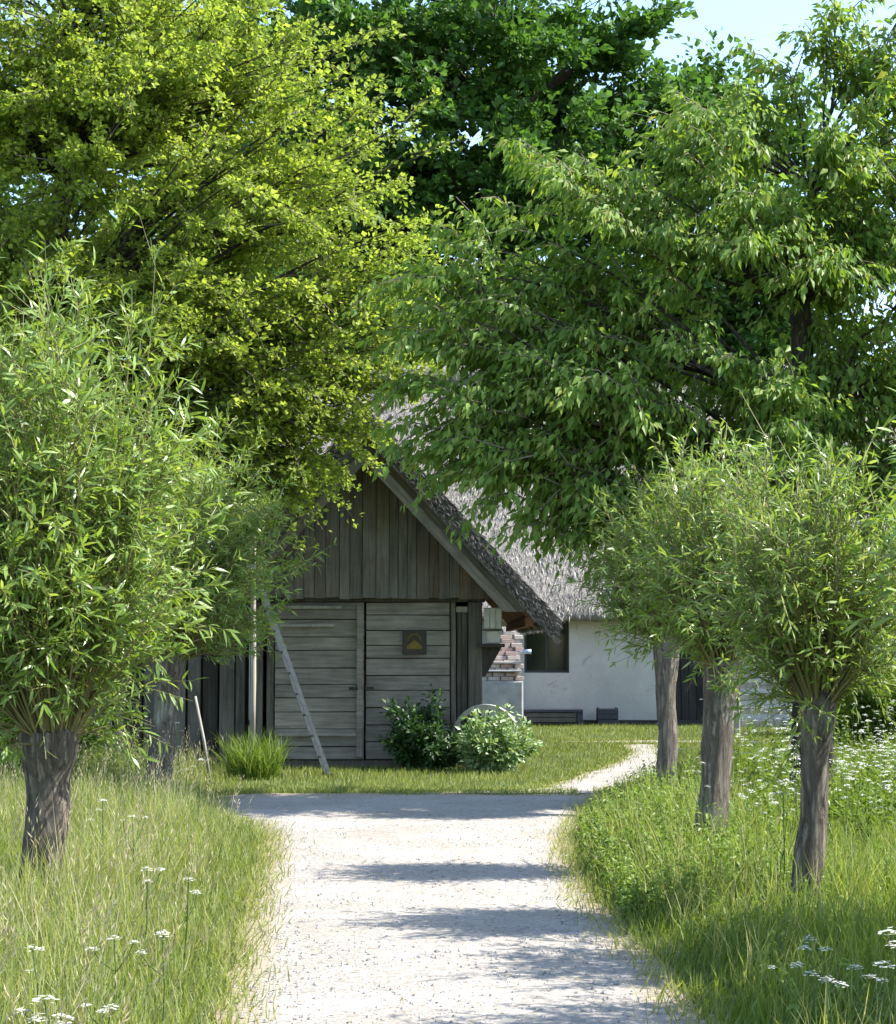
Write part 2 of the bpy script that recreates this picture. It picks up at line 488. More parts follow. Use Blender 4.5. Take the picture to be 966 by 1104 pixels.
# leaf outlines: (along, across, off-plane) and faces
TPL = {
    'kite': (np.array([(0, 0, 0), (.45, .5, .10), (1, 0, 0), (.45, -.5, .10)]), np.array([(0, 2, 1), (0, 3, 2)])),
    'lance': (np.array([(0, 0, 0), (.28, .46, -.02), (.28, -.46, -.02), (.65, .42, -.09), (.65, -.42, -.09), (1, 0, -.22)]),
              np.array([(0, 2, 1), (1, 2, 4), (1, 4, 3), (3, 4, 5)])),
    'ovate': (np.array([(0, 0, 0), (.22, .36, .03), (.55, .5, -.05), (.84, .24, -.17), (1.06, 0, -.28), (.84, -.24, -.17), (.55, -.5, -.05), (.22, -.36, .03), (.52, 0, -.10)]),
              np.array([(8, 1, 0), (8, 2, 1), (8, 3, 2), (8, 4, 3), (8, 5, 4), (8, 6, 5), (8, 7, 6), (8, 0, 7)])),
    'blade': (np.array([(0, .5, 0), (0, -.5, 0), (.45, .42, .16), (.45, -.42, .16), (.8, .26, .6), (.8, -.26, .6), (1, 0, 1.0)]),
              np.array([(0, 1, 3), (0, 3, 2), (2, 3, 5), (2, 5, 4), (4, 5, 6)])),
    'ovate6': (np.array([(0, 0, 0), (.3, .44, .02), (.7, .38, -.10), (1.05, 0, -.27), (.7, -.38, -.10), (.3, -.44, .02), (.52, 0, -.09)]),
               np.array([(6, 1, 0), (6, 2, 1), (6, 3, 2), (6, 4, 3), (6, 5, 4), (6, 0, 5)])),
    'ovate4': (np.array([(0, 0, 0), (.42, .46, .02), (1.05, 0, -.25), (.42, -.46, .02), (.5, 0, -.10)]), np.array([(4, 1, 0), (4, 2, 1), (4, 3, 2), (4, 0, 3)])),
    'blade3': (np.array([(0, .5, 0), (0, -.5, 0), (.6, .4, .3), (.6, -.4, .3), (1, 0, 1.0)]), np.array([(0, 1, 3), (0, 3, 2), (2, 3, 4)])),
    'strand': (np.array([(0, .5, 0), (0, -.5, 0), (.5, .45, .02), (1, -.2, .0)]), np.array([(0, 1, 2), (1, 3, 2)])),
    'disc': (np.array([(0, 0, .05)] + [(.5 * math.cos(a), .5 * math.sin(a), 0) for a in np.arange(5) * 2 * math.pi / 5]),
             np.array([(0, i + 1, (i + 1) % 5 + 1) for i in range(5)])),
}


def norm(a):
    return a / np.maximum(np.linalg.norm(a, axis=-1, keepdims=True), 1e-9)


def leaf_arrays(pos, d, nrm, length, width, shape, bend=None, rnd=None):
    tv, tf = TPL[shape]
    pos = np.asarray(pos, float); n = len(pos)
    d = norm(np.asarray(d, float))
    nrm = np.asarray(nrm, float)
    side = norm(np.cross(nrm, d))
    w = np.cross(d, side)
    length = np.broadcast_to(length, n).astype(float)
    width = np.broadcast_to(width, n).astype(float)
    bend = length if bend is None else np.broadcast_to(bend, n) * length
    V = (pos[:, None, :] + tv[None, :, 0, None] * (length[:, None] * d)[:, None, :]
         + tv[None, :, 1, None] * (width[:, None] * side)[:, None, :]
         + tv[None, :, 2, None] * (bend[:, None] * w)[:, None, :])
    F = tf[None] + (np.arange(n) * len(tv))[:, None, None]
    if rnd is None:
        rnd = RNG.random(n)
    return V.reshape(-1, 3), F.reshape(-1, 3), np.repeat(rnd, len(tv))


def leaf_mesh(name, pos, d, nrm, length, width, shape, mat, bend=None, rnd=None):
    V, F, R = leaf_arrays(pos, d, nrm, length, width, shape, bend, rnd)
    return np_mesh(name, V, [F], mat, R)


def rvec(n):
    return norm(RNG.normal(size=(n, 3)))


def single_leaf_mesh(name, shape, mat, rnd, length, width):
    return leaf_mesh(name, np.zeros((1, 3)), np.array([[1., 0, 0]]), np.array([[0, 0, 1.]]), length, width, shape, mat, rnd=np.array([rnd]))


def leaf_objects(parent, meshes, pos, d, nrm, base=None):
    """single leaves as objects that share a few meshes"""
    from mathutils import Matrix
    d = norm(d); side = norm(np.cross(nrm, d)); w = np.cross(d, side)
    for i in range(len(pos)):
        o = bpy.data.objects.new('leaf', meshes[i % len(meshes)])
        COL.objects.link(o)
        o.parent = parent
        mt = Matrix(((d[i, 0], side[i, 0], w[i, 0], pos[i, 0]), (d[i, 1], side[i, 1], w[i, 1], pos[i, 1]),
                     (d[i, 2], side[i, 2], w[i, 2], pos[i, 2]), (0, 0, 0, 1)))
        o.matrix_local = mt


# ------------------------------------------------------------------ ground
PL = [(-8, -.95), (5, -.93), (7.86, -.93), (10.6, -1.13), (13.7, -1.34), (15.8, -1.50), (16.8, -1.75), (17.6, -2.15), (19, -2.4), (20.2, -2.5)]
PR = [(-8, 1.0), (5, 1.05), (7.86, 1.08), (9.07, 1.07), (10.6, .965), (12.2, .90), (13.7, .89), (15.8, 1.02), (17.5, 1.24), (19.6, 1.62), (20.2, 1.75)]
PLn, PRn = np.array(PL), np.array(PR)


def path_l(y): return np.interp(y, PLn[:, 0], PLn[:, 1])
def path_r(y): return np.interp(y, PRn[:, 0], PRn[:, 1])


g = MB()
NG = 60
gx = np.concatenate([[-300, -120, -50], np.linspace(-20, 20, 41), [50, 120, 300]])
gy = np.concatenate([[-200, -60], np.linspace(-10, 60, 71), [90, 160, 400, 900]])
vs = []
for y in gy:
    for x in gx:
        z = 0.0
        if -20 <= x <= 20 and -10 <= y <= 60:
            z = -0.012 + 0.012 * noise.noise(Vector((x * .6, y * .6, 0)))
        vs.append((x, y, z - 0.004))
nx = len(gx)
fs = [(j * nx + i, j * nx + i + 1, (j + 1) * nx + i + 1, (j + 1) * nx + i) for j in range(len(gy) - 1) for i in range(nx - 1)]
props(link('ground', py_mesh('ground', vs, fs, 'soil', True)), 'green earth under the grass around the farm', kind='structure')

# gravel path as strips of cross-sections; the rim wavers
def strip(name, sections, zlift, cols=28, end_from=None):
    V, E = [], []
    for (l, r) in sections:
        for k in range(cols + 1):
            t = k / cols
            p = Vector((l[0] + (r[0] - l[0]) * t, l[1] + (r[1] - l[1]) * t, 0))
            e = min(t, 1 - t) * (Vector(l) - Vector(r)).length
            p.z = zlift + 0.010 * noise.noise(Vector((p.x * 1.4, p.y * 1.4, 3))) + 0.018 * min(1, e / .5) - 0.012
            V.append(p); E.append(max(0, 1 - e / 0.42))
    F = [(j * (cols + 1) + i, j * (cols + 1) + i + 1, (j + 1) * (cols + 1) + i + 1, (j + 1) * (cols + 1) + i) for j in range(len(sections) - 1) for i in range(cols)]
    if end_from is not None:      # ragged far end
        for i, p in enumerate(V):
            if p.y > end_from:
                q = (p.y - end_from) / 1.2
                p.y += q * (.42 * noise.noise(Vector((p.x * .8, 2, 0))) + .16 * noise.noise(Vector((p.x * 3.1, 4, 0))))
                E[i] = max(E[i], .9 * max(0, q * 1.6 - .6))
    return np_mesh(name, V, [np.array(F)], 'gravel', attrs={'edge': E}, smooth=True)

def wob(y, s): return 0.07 * noise.noise(Vector((y * 1.3, s, 0))) + 0.035 * noise.noise(Vector((y * 4.1, s, 7)))
secs = [((float(path_l(y)) + wob(y, 1) - .05, y), (float(path_r(y)) + wob(y, 9) + .05, y)) for y in np.arange(-6, 20.3, 0.2)]
props(link('gravel_path', strip('gravel_path', secs, 0.012, 40, 19.0)), 'pale gravel path running up to the barn', kind='structure')
bl = [(-1.2, 20.25), (.3, 20.5), (.95, 20.9), (1.35, 22.2), (1.90, 24.2), (2.40, 26.2), (2.75, 28.2), (2.8, 30.4)]
br = [(1.75, 20.25), (1.9, 20.8), (2.3, 21.8), (2.75, 23.4), (3.15, 25.5), (3.25, 27.5), (3.35, 29.5), (3.6, 30.2)]
def resample(pts, n):
    p = np.array(pts); t = np.linspace(0, 1, len(p)); tt = np.linspace(0, 1, n)
    return np.stack([np.interp(tt, t, p[:, 0]), np.interp(tt, t, p[:, 1])], 1)
L_, R_ = resample(bl, 50), resample(br, 50)
props(link('side_path', strip('side_path', [((a[0] + wob(a[1], 21), a[1]), (c[0] + wob(c[1], 31), c[1])) for a, c in zip(L_, R_)], 0.016)), 'gravel branch curving off towards the white house', kind='structure')
ya, yb = 31.1, 31.85
xs = np.linspace(1.8, 9.5, 60)
props(link('yard_path', strip('yard_path', [((x, 31.45 - .45 * min(1, (x - 1.75) / 1.2) * (.75 + .8 * noise.noise(Vector((x * 1.7, 1, 0))))), (x, 31.5 + .45 * min(1, (x - 1.75) / 1.2) * (.75 + .8 * noise.noise(Vector((x * 1.7, 5, 0)))))) for x in xs], 0.013)), 'thin strip of pale path crossing the lawn before the white house', kind='structure')


def on_gravel(x, y):
    m = (y < 20.3) & (x > path_l(y)) & (x < path_r(y))
    xl = np.interp(y, L_[:, 1], L_[:, 0]); xr = np.interp(y, R_[:, 1], R_[:, 0])
    m |= (y >= 20.3) & (y < 30.3) & (x > xl) & (x < xr)
    m |= (y > 30.95) & (y < 31.95) & (x > 1.9)
    return m


# loose stones on the path
n = 7000
py_ = 7 + 11 * RNG.random(n) ** 1.5
px_ = path_l(py_) + (path_r(py_) - path_l(py_)) * RNG.random(n)
s_ = 0.004 + 0.010 * RNG.random(n) ** 3
octv = np.array([(1, 0, 0), (0, 1, 0), (-1, 0, 0), (0, -1, 0), (0, 0, .7), (0, 0, -.7)], float)
octf = np.array([(0, 1, 4), (1, 2, 4), (2, 3, 4), (3, 0, 4)])
V = octv[None] * (s_[:, None, None] * (0.7 + .6 * RNG.random((n, 6, 3)))) + np.stack([px_, py_, np.full(n, .018)], 1)[:, None, :]
props(link('pebbles', np_mesh('pebbles', V.reshape(-1, 3), [(octf[None] + (np.arange(n) * 6)[:, None, None]).reshape(-1, 3)], 'pebble', np.repeat(RNG.random(n), 6))),
      'loose grey pebbles strewn on the gravel path', 'pebbles', kind='stuff')

# ------------------------------------------------------------------ old barn
AX, APZ, SL = -1.10, 4.72, 1.079        # ridge axis, ridge height of the outer thatch, roof slope
def zu(x, off=0.0): return APZ - off - SL * abs(x - AX)
def xat(z, off, side): return AX + side * (APZ - off - z) / SL
barn = empty('barn', (0, 0, 0), 'old grey timber barn with a steep thatched gable and double plank doors', 'barn')
YW = 25.0
# side and back walls, sill
MB().box(.34, .44, YW + .12, 33, 0, 2.6).build('side_wall', 'board_v', barn)
MB().box(-2.62, -2.52, YW + .12, 33, 0, 2.6).build('side_wall', 'board_v', barn)
MB().prism([(-2.6, 0), (.42, 0), (.42, 2.5), (AX, 4.2), (-2.6, 2.5)], 33.05, 33.15).build('back_wall', 'board_v', barn)
MB().box(-2.64, .46, YW + .02, YW + .2, -.02, .085, .01).build('sill_beam', 'post', barn)
MB().box(-2.66, .50, YW - .01, YW + .2, 2.20, 2.40, .012).build('lintel_beam', 'post', barn)
for (a, c, y0) in ((-2.66, -2.49, YW - .03), (-2.44, -2.335, YW + .01), (.035, .105, YW - .01), (.27, .46, YW - .05)):
    MB().box(a, c, y0, YW + .15, .085, 2.2, .014).build('post', 'post', barn)
for (a, c) in ((.12, .185), (.19, .262)):
    MB().box(a, c, YW + .04, YW + .09, .085, 2.14, .008).build('infill_board', 'post', barn)
MB().box(.11, .27, YW - .01, YW + .09, 2.06, 2.14, .01).build('short_rail', 'pale_wood', barn)
# gable cladding: upright boards cut to the roof slope
xb = -2.95
k = 0
while xb < .74:
    w = random.uniform(.115, .185)
    x1 = min(xb + w, .76)
    t = [zu(x, .50) for x in (xb + .004, x1 - .004)]
    zb = 2.245 + random.uniform(-.015, .012)
    y0 = YW - .16 + random.uniform(-.008, .008)
    poly = [(xb + .003, zb), (x1 - .003, zb + random.uniform(-.006, .006)), (x1 - .005, max(t[1], zb + .02)), (xb + .005, max(t[0], zb + .02))]
    if xb < AX < x1:
        poly = poly[:3] + [(AX, zu(AX, .5)), poly[3]]
    if max(t) > zb + .03:
        MB().prism(poly, y0, y0 + .03).build('gable_board', 'board_brown' if (xb > -.35 and random.random() < .75) else 'board_v', barn)
    xb = x1
    k += 1
MB().prism([(-2.75, 2.30), (.55, 2.30), (AX, zu(AX, .62))], YW - .115, YW - .09).build('gable_backing', 'dark_wood', barn)

def door(x0, x1, nm_rails):
    root = empty('door_leaf', ((x0 + x1) / 2, YW, 0)); root.parent = barn
    root.parent = barn
    ox = (x0 + x1) / 2
    z = .09
    hs = [random.uniform(.17, .245) for _ in range(10)]
    s = (2.195 - .09) / sum(hs)
    for h in hs:
        h *= s
        y0 = -.02 + random.uniform(-.007, .007)
        MB().box(x0 - ox + .004, x1 - ox - .004, y0, y0 + .035, z + .006, z + h - .005, .006, .003).build('plank', 'plank_h', root)
        z += h
    MB().box(x0 - ox, x1 - ox, .03, .05, .09, 2.19).build('backing', 'dark_wood', root)
    return root
dl = door(-2.325, -1.125, 2)
dr = door(-1.105, .025, 0)
for (z0, z1, a, c) in ((2.105, 2.15, -.56, .30), (1.86, 1.90, -.56, .20), (.40, .44, -.56, .5)):
    MB().box(a, c, -.075, -.03, z0, z1, .006).build('ledge', 'pale_wood' if z0 > 1.8 else 'plank_h', dl)
MB().box(.50, .585, -.062, -.028, .12, 2.17, .006).build('closing_batten', 'plank_h', dl)
MB().box(-.03, .10, -.09, -.063, 1.03, 1.065).build('latch', 'iron', dr, loc=(-.55, 0, 0))
MB().tube([(-.68, -.09, 1.03), (-.68, -.13, 1.05), (-.68, -.09, 1.08)], [.012] * 3, 6).build('latch_ring', 'iron', dr)
MB().box(.40, .48, -.085, -.063, 1.02, 1.06).build('latch', 'iron', dl)

# barge boards, two lapped boards on each slope
for side in (1, -1):
    for (o1, o2, y0, y1) in ((.32, .50, 24.58, 24.615), (.485, .68, 24.545, 24.578)):
        zc = 2.06
        poly = [(AX, zu(AX, o2)), (xat(zc, o2, side), zc), (xat(zc, o1, side), zc), (AX, zu(AX, o1))]
        if side < 0:
            poly = poly[::-1]
        MB().prism(poly, y0, y1).build('barge_board', 'barge' if side > 0 else 'barge_mirror', barn)
    # soffit boards under the overhanging eave and gable
    a, c2 = (.47, 1.13) if side > 0 else (-2.67, -3.33)
    for j in range(5):
        xa, xb2 = a + (c2 - a) * j / 5, a + (c2 - a) * (j + .96) / 5
        poly = [(xa, zu(xa, .40)), (xb2, zu(xb2, .40)), (xb2, zu(xb2, .362)), (xa, zu(xa, .362))]
        MB().prism(poly if side > 0 else poly[::-1], 24.62, 33.1).build('soffit_board', 'soffit', barn)
    xe = 1.12 if side > 0 else -3.32
    MB().box(min(xe, xe - side * .09), max(xe, xe - side * .09), 24.6, 33.1, 1.87, 1.985).build('eave_batten', 'soffit', barn)

# thatch: thick body, then loose straws at verge and eave
def thatch_poly(side):
    e = AX + side * 2.54
    pts = [(AX, APZ - .353), (AX + side * 2.24, zu(AX + 2.24, .353)), (e - side * .05, 1.90), (e, 1.965)]
    for t in np.linspace(.12, .95, 9):
        x = e + (AX - e) * t
        pts.append((x, zu(x) + .018 * math.sin(x * 7)))
    pts.append((AX, APZ + .05))
    return pts if side > 0 else pts[::-1]
roof = empty('thatched_roof', (0, 0, 0)); roof.parent = barn
for side in (1, -1):
    MB().prism(thatch_poly(side), 24.5, 33.5).build('thatch_slope', 'thatch', roof)
def straws_barn():
    P, D, N, Ln, Wd = [], [], [], [], []
    for side in (1, -1):
        n = 9000
        t = RNG.random(n); x = AX + side * 2.52 * t
        off = RNG.random(n) * .33
        z = APZ - SL * np.abs(x - AX) - off
        sl = norm(np.array([[side, 0, -SL]]))[0]
        # verge: straw ends seen from the front, sloping down and forward
        P.append(np.stack([x, 24.53 - .02 * RNG.random(n), z], 1)); D.append(np.tile(sl, (n, 1)) + np.array([0, -.45, 0]) + .35 * rvec(n)); N.append(np.tile([0, -1., .2], (n, 1)) + .4 * rvec(n))
        Ln.append(.05 + .09 * RNG.random(n)); Wd.append(.008 + .012 * RNG.random(n))
        n = 5000
        t = RNG.random(n); x = AX + side * 2.52 * t; z = APZ - SL * np.abs(x - AX) + .005
        P.append(np.stack([x, 24.5 + 3 * RNG.random(n) ** 2, z], 1)); D.append(np.tile(sl, (n, 1)) + np.array([side * .12, 0, .16]) + .25 * rvec(n)); N.append(np.tile([side * .7, 0, .7], (n, 1)) + .3 * rvec(n))
        Ln.append(.06 + .12 * RNG.random(n)); Wd.append(.008 + .012 * RNG.random(n))
        n = 3500
        x = AX + side * (2.3 + .22 * RNG.random(n)); z = 1.90 + .05 * RNG.random(n)
        P.append(np.stack([x, 24.5 + 9 * RNG.random(n) ** 2, z], 1)); D.append(np.tile(sl, (n, 1)) + .35 * rvec(n)); N.append(rvec(n))
        Ln.append(.05 + .09 * RNG.random(n)); Wd.append(.008 + .012 * RNG.random(n))
    return leaf_mesh('straw', np.concatenate(P), np.concatenate(D), np.concatenate(N), np.concatenate(Ln), np.concatenate(Wd), 'strand', 'straw_old')
props(link('straw', straws_barn(), roof), 'frayed grey straw ends along the thatch edge', kind='stuff')
for y in (24.75, 26.2, 27.7, 29.2, 30.7, 32.2):      # crossed timbers riding on the ridge
    for sgn in (1, -1):
        MB().tube([(AX - sgn * .42, y + sgn * .03, APZ - .38), (AX + sgn * .26, y + sgn * .03, APZ + .34)], [.035, .03], 6).build('ridge_timber', 'post', roof)

# plaque on the door
pq = empty('plaque', (-.45, YW - .03, 1.66), 'small dark brown plaque with a yellow emblem on the barn door', 'plaque')
MB().box(-.16, .16, -.02, .0, -.165, .165, .006).build('board', 'plaque', pq)
e = MB()
e.tube([(.085 * math.cos(a), -.022, .02 + .085 * math.sin(a)) for a in np.linspace(math.pi, 0, 11)], [.010] * 11, 4)
e.add([(-.1, -.0245, -.09), (.1, -.0245, -.09), (.1, -.0245, -.055), (0, -.0245, .035), (-.1, -.0245, -.055)], [(0, 1, 2, 3, 4)])
e.build('emblem', 'plaque_gold', pq)
MB().box(-.16, .16, -.026, -.020, .15, .165).box(-.16, .16, -.026, -.020, -.165, -.15).box(-.16, -.145, -.026, -.020, -.15, .15).box(.145, .16, -.026, -.020, -.15, .15).build('rim', 'iron', pq)

# pale box under the eave beside the corner post
wb = empty('wall_box', (.60, YW - .02, 1.62), 'pale wooden box with narrower foot on a dark bracket under the barn eave', 'box')
MB().box(-.12, .12, -.10, .10, .21, .50, .012).build('body', 'white_box', wb)
for xx in (-.08, 0, .08):
    MB().box(xx - .034, xx + .034, -.113, -.1005, .22, .49, .004).build('slat', 'white_box', wb)
MB().box(-.085, .095, -.08, .08, .02, .195, .012).build('foot', 'white_box', wb)
MB().box(-.14, .14, -.12, .12, .195, .21).build('dark_seam', 'iron', wb)
MB().box(-.20, .16, -.13, .12, -.03, .02, .006).build('shelf', 'dark_wood', wb)
MB().prism([(-.16, -.42), (-.10, -.42), (.12, -.03), (-.16, -.03)], -.02, .03).build('bracket', 'dark_wood', wb)

# ------------------------------------------------------------------ board fence left of the barn
fence = empty('board_fence', (-4.6, 25.15, 0), 'dark fence of upright weathered boards running on from the barn corner', 'fence')
x = -2.2 + .1
xb = -4.2
while xb < 1.86:
    w = random.uniform(.12, .2)
    MB().box(xb, xb + w, random.uniform(-.012, .012), .03, .02, 1.95 + random.uniform(-.05, .05), .006, .004).build('board', random.choice(['board_v', 'dark_wood', 'board_v']), fence)
    xb += w + random.uniform(.01, .035)
for z in (.45, 1.5):
    MB().box(-4.2, 1.9, .034, .09, z, z + .1).build('rail', 'dark_wood', fence)
MB().box(-4.2, 1.9, .10, .13, .0, 1.93).build('backing', 'dark_wood', fence)

# ------------------------------------------------------------------ pole, ladder, stake
pole = MB().tube([(0, 0, -.1), (.015, 0, 1.2), (.0, .01, 2.6), (.03, 0, 4.1)], [.037, .035, .032, .027], 10).build('pole', 'pale_wood', None, True, (-2.47, 23.5, 0))
props(pole, 'slender pale wooden pole standing before the barn corner', 'pole')
lad = empty('ladder', (-1.50, 23.35, 0), 'grey metal ladder leaning on the pole beside the barn doors', 'ladder')
lad.rotation_euler = (0, 0, math.radians(11))
lean = Vector((-.92, 0, 2.50)); ln = 1.0
for yy in (-.19, .19):
    a = Vector((0, yy, 0)); top = a + lean * 1.10
    d = lean.normalized(); nx_ = Vector((d.z, 0, -d.x))
    mb = MB()
    vs = []
    for p in (a, top):
        for (u, q) in ((-.025, -.012), (.025, -.012), (.025, .012), (-.025, .012)):
            vs.append(p + nx_ * u + Vector((0, q, 0)))
    mb.add(vs, [(0, 1, 2, 3), (7, 6, 5, 4), (0, 4, 5, 1), (1, 5, 6, 2), (2, 6, 7, 3), (3, 7, 4, 0)])
    mb.build('rail', 'alu', lad)
    f_ = MB().box(-.045, .045, yy - .02, yy + .02, -.01, .03); f_.build('rubber_foot', 'iron', lad)
for j in range(10):
    p = lean * (.09 + j * .105)
    MB().tube([p + Vector((0, -.178, 0)), p + Vector((0, .178, 0))], [.016, .016], 8).build('rung', 'alu', lad)
st = MB().tube([(0, 0, -.05), (-.09, .0, .5), (-.20, .02, 1.02)], [.020, .019, .016], 8).build('stake', 'pale_wood', None, True, (-2.76, 21.8, 0))
props(st, 'thin pale stick leaning in the tall grass by the board fence', 'stick')

# ------------------------------------------------------------------ old cart wheel behind the pale bush
cw = empty('cart_wheel', (.50, 24.5, -.075), 'old pale-rimmed cart wheel standing half hidden behind the leafy bush', 'wheel', rz=math.radians(-18))
def ring(r0, r1, y0, y1, zc, N_=44):
    vs = []
    for k in range(N_):
        a = 2 * math.pi * k / N_
        for (r, y) in ((r1 - .006, y0), (r1, y0 + .006), (r1, y1 - .006), (r1 - .006, y1), (r0, y1), (r0, y0)):
            vs.append((r * math.cos(a), y, zc + r * math.sin(a)))
    return MB().add(vs, [(k * 6 + i, k * 6 + (i + 1) % 6, ((k + 1) % N_) * 6 + (i + 1) % 6, ((k + 1) % N_) * 6 + i) for k in range(N_) for i in range(6)])
rim = ring(.405, .455, -.035, .035, .455).build('rim', 'pale_wood', cw)
ring(.4555, .467, -.037, .037, .455).build('tyre', 'white_box', cw)
MB().tube([(0, -.12, .455), (0, -.06, .455), (0, .06, .455), (0, .12, .455)], [.05, .085, .085, .05], 14).build('hub', 'dark_wood', cw)
for k in range(10):
    a = 2 * math.pi * (k + .3) / 10
    MB().tube([(.07 * math.cos(a), 0, .455 + .07 * math.sin(a)), (.41 * math.cos(a), 0, .455 + .41 * math.sin(a))], [.022, .017], 6).build('spoke', 'post', cw)

# ------------------------------------------------------------------ white house with long thatched roof
house = empty('farmhouse', (4.5, 38.5, 0), 'long low white farmhouse with a grey thatched roof', 'house')
HX0, HX1 = -9.0, 9.5        # relative to the root: from -4.5 to 14
wx0, wx1, wz0, wz1 = -2.92, -1.99, 1.06, 2.27    # window
dx0, dx1 = .18, .98                               # doorway
mb = MB()
for (a, c, z0, z1) in ((HX0, wx0, 0, 2.5), (wx0, wx1, 0, wz0), (wx0, wx1, wz1, 2.5), (wx1, dx0, 0, 2.5), (dx0, dx1, 2.0, 2.5), (dx1, HX1, 0, 2.5)):
    # faces in a shared front plane, butted edge to edge, subdivided and slightly uneven
    n = max(1, int((c - a) / .5))
    for i in range(n):
        xa, xb2 = a + (c - a) * i / n, a + (c - a) * (i + 1) / n
        def yy(x): return .02 * noise.noise(Vector((x * .7, 0, 0)))
        mb.add([(xa, yy(xa), z0), (xb2, yy(xb2), z0), (xb2, yy(xb2), z1), (xa, yy(xa), z1)], [(0, 1, 2, 3)])
for (x, s) in ((wx0, 1), (wx1, -1)):
    mb.add([(x, .02 * noise.noise(Vector((x * .7, 0, 0))), wz0), (x, .32, wz0), (x, .32, wz1), (x, .02 * noise.noise(Vector((x * .7, 0, 0))), wz1)], [(0, 1, 2, 3) if s > 0 else (3, 2, 1, 0)])
mb.add([(wx0, 0, wz0), (wx1, 0, wz0), (wx1, .32, wz0), (wx0, .32, wz0)], [(0, 1, 2, 3)])
mb.add([(wx0, 0, wz1), (wx1, 0, wz1), (wx1, .32, wz1), (wx0, .32, wz1)], [(3, 2, 1, 0)])
for x in (dx0, dx1):
    mb.add([(x, 0, 0), (x, .3, 0), (x, .3, 2.0), (x, 0, 2.0)], [(0, 1, 2, 3)])
mb.build('wall', 'limewash', house)
for xg, nm in ((HX0, 'end_wall'), (HX1, 'end_wall')):
    MB().add([(xg, 0, 0), (xg, 10, 0), (xg, 10, 2.5), (xg, 5, 7.6), (xg, 0, 2.5), (xg + .25 * (1 if xg < 0 else -1), 0, 0), (xg + .25 * (1 if xg < 0 else -1), 10, 0), (xg + .25 * (1 if xg < 0 else -1), 10, 2.5), (xg + .25 * (1 if xg < 0 else -1), 5, 7.6), (xg + .25 * (1 if xg < 0 else -1), 0, 2.5)],
             [(0, 1, 2, 3, 4), (9, 8, 7, 6, 5)]).build(nm, 'limewash', house)
MB().box(HX0, HX1, 9.8, 10, 0, 2.5).build('rear_wall', 'limewash', house)
MB().box(HX0, HX1, .0 - .06, -.022, 0, .09).build('plinth', 'iron', house)
win = empty('window', ((wx0 + wx1) / 2, .2, 0)); win.parent = house
hw = (wx1 - wx0) / 2
for (a, c, z0, z1) in ((-hw, -hw + .05, wz0, wz1), (hw - .05, hw, wz0, wz1), (-hw + .05, hw - .05, wz0, wz0 + .05), (-hw + .05, hw - .05, wz1 - .05, wz1)):
    MB().box(a, c, -.03, .03, z0, z1).build('frame', 'frame', win)
MB().box(-.02, .02, -.026, .02, wz0 + .05, wz1 - .05).build('mullion', 'frame', win)
for s in (-1, 1):
    a, c = (-hw + .05, -.02) if s < 0 else (.02, hw - .05)
    MB().box(a, c, -.004, .002, wz0 + .05, wz1 - .05).build('pane', 'glass', win)
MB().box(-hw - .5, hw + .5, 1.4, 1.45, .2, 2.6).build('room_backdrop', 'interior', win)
hd = empty('door', ((dx0 + dx1) / 2, .22, 0)); hd.parent = house
for j in range(5):
    a = -(dx1 - dx0) / 2 + j * (dx1 - dx0) / 5
    MB().box(a + .004, a + (dx1 - dx0) / 5 - .004, -.02, .02, .02, 1.99, .006).build('board', 'dark_wood', hd)
MB().box(.26, .34, -.06, -.02, 1.0, 1.03).build('handle', 'iron', hd)

# roof of the house
hroof = empty('thatched_roof', (0, 0, 0)); hroof.parent = house
EZ, RZ = 2.34, 7.95
nxs, nts = 90, 26
V = []
for i in range(nxs + 1):
    x = HX0 - .35 + (HX1 - HX0 + .7) * i / nxs
    for j in range(nts + 1):
        t = j / nts
        y = -.55 + 5.55 * t
        z = EZ + (RZ - EZ) * t
        d_ = .07 * noise.noise(Vector((x * .9, t * 6, 2))) + .05 * noise.noise(Vector((x * 2.7, t * 17, 5)))
        z += d_ - (.10 * max(0, 1 - t * 14)) 
        V.append((x, y, z))
F = [(i * (nts + 1) + j, (i + 1) * (nts + 1) + j, (i + 1) * (nts + 1) + j + 1, i * (nts + 1) + j + 1) for i in range(nxs) for j in range(nts)]
o_ = len(V)
for i in range(nxs + 1):      # underside of the eave and the inner plane
    x = HX0 - .35 + (HX1 - HX0 + .7) * i / nxs
    V += [(x, -.48, EZ - .22 + .02 * noise.noise(Vector((x * 3, 0, 8)))), (x, -.12, EZ - .03), (x, 5.0, RZ - .4)]
for i in range(nxs):
    a, c = i * (nts + 1), (i + 1) * (nts + 1)
    u, w = o_ + i * 3, o_ + (i + 1) * 3
    F += [(u, w, c, a), (u + 1, w + 1, w, u), (u + 2, w + 2, w + 1, u + 1)]
link('front_slope', py_mesh('front_slope', V, F, 'thatch', True), hroof)
MB().add([(HX0 - .35, 5, RZ), (HX1 + .35, 5, RZ), (HX1 + .35, 10.5, EZ), (HX0 - .35, 10.5, EZ)], [(0, 1, 2, 3)]).add([(HX0 - .35, 5, RZ - .35), (HX1 + .35, 5, RZ - .35), (HX1 + .35, 10.5, EZ - .35), (HX0 - .35, 10.5, EZ - .35)], [(3, 2, 1, 0)]).build('back_slope', 'thatch', hroof)
n = 60000
xx = -7.6 + 16 * RNG.random(n); t = RNG.random(n)
yy_ = -.55 + 5.55 * t; zz = EZ + (RZ - EZ) * t + .01 - .10 * np.maximum(0, 1 - t * 14)
zz += .03 * RNG.normal(size=n)
dn = norm(np.array([[0, -5.55, -(RZ - EZ)]]))
Dv = np.repeat(dn, n, 0) + np.array([0, -.10, .12]) + .26 * rvec(n)
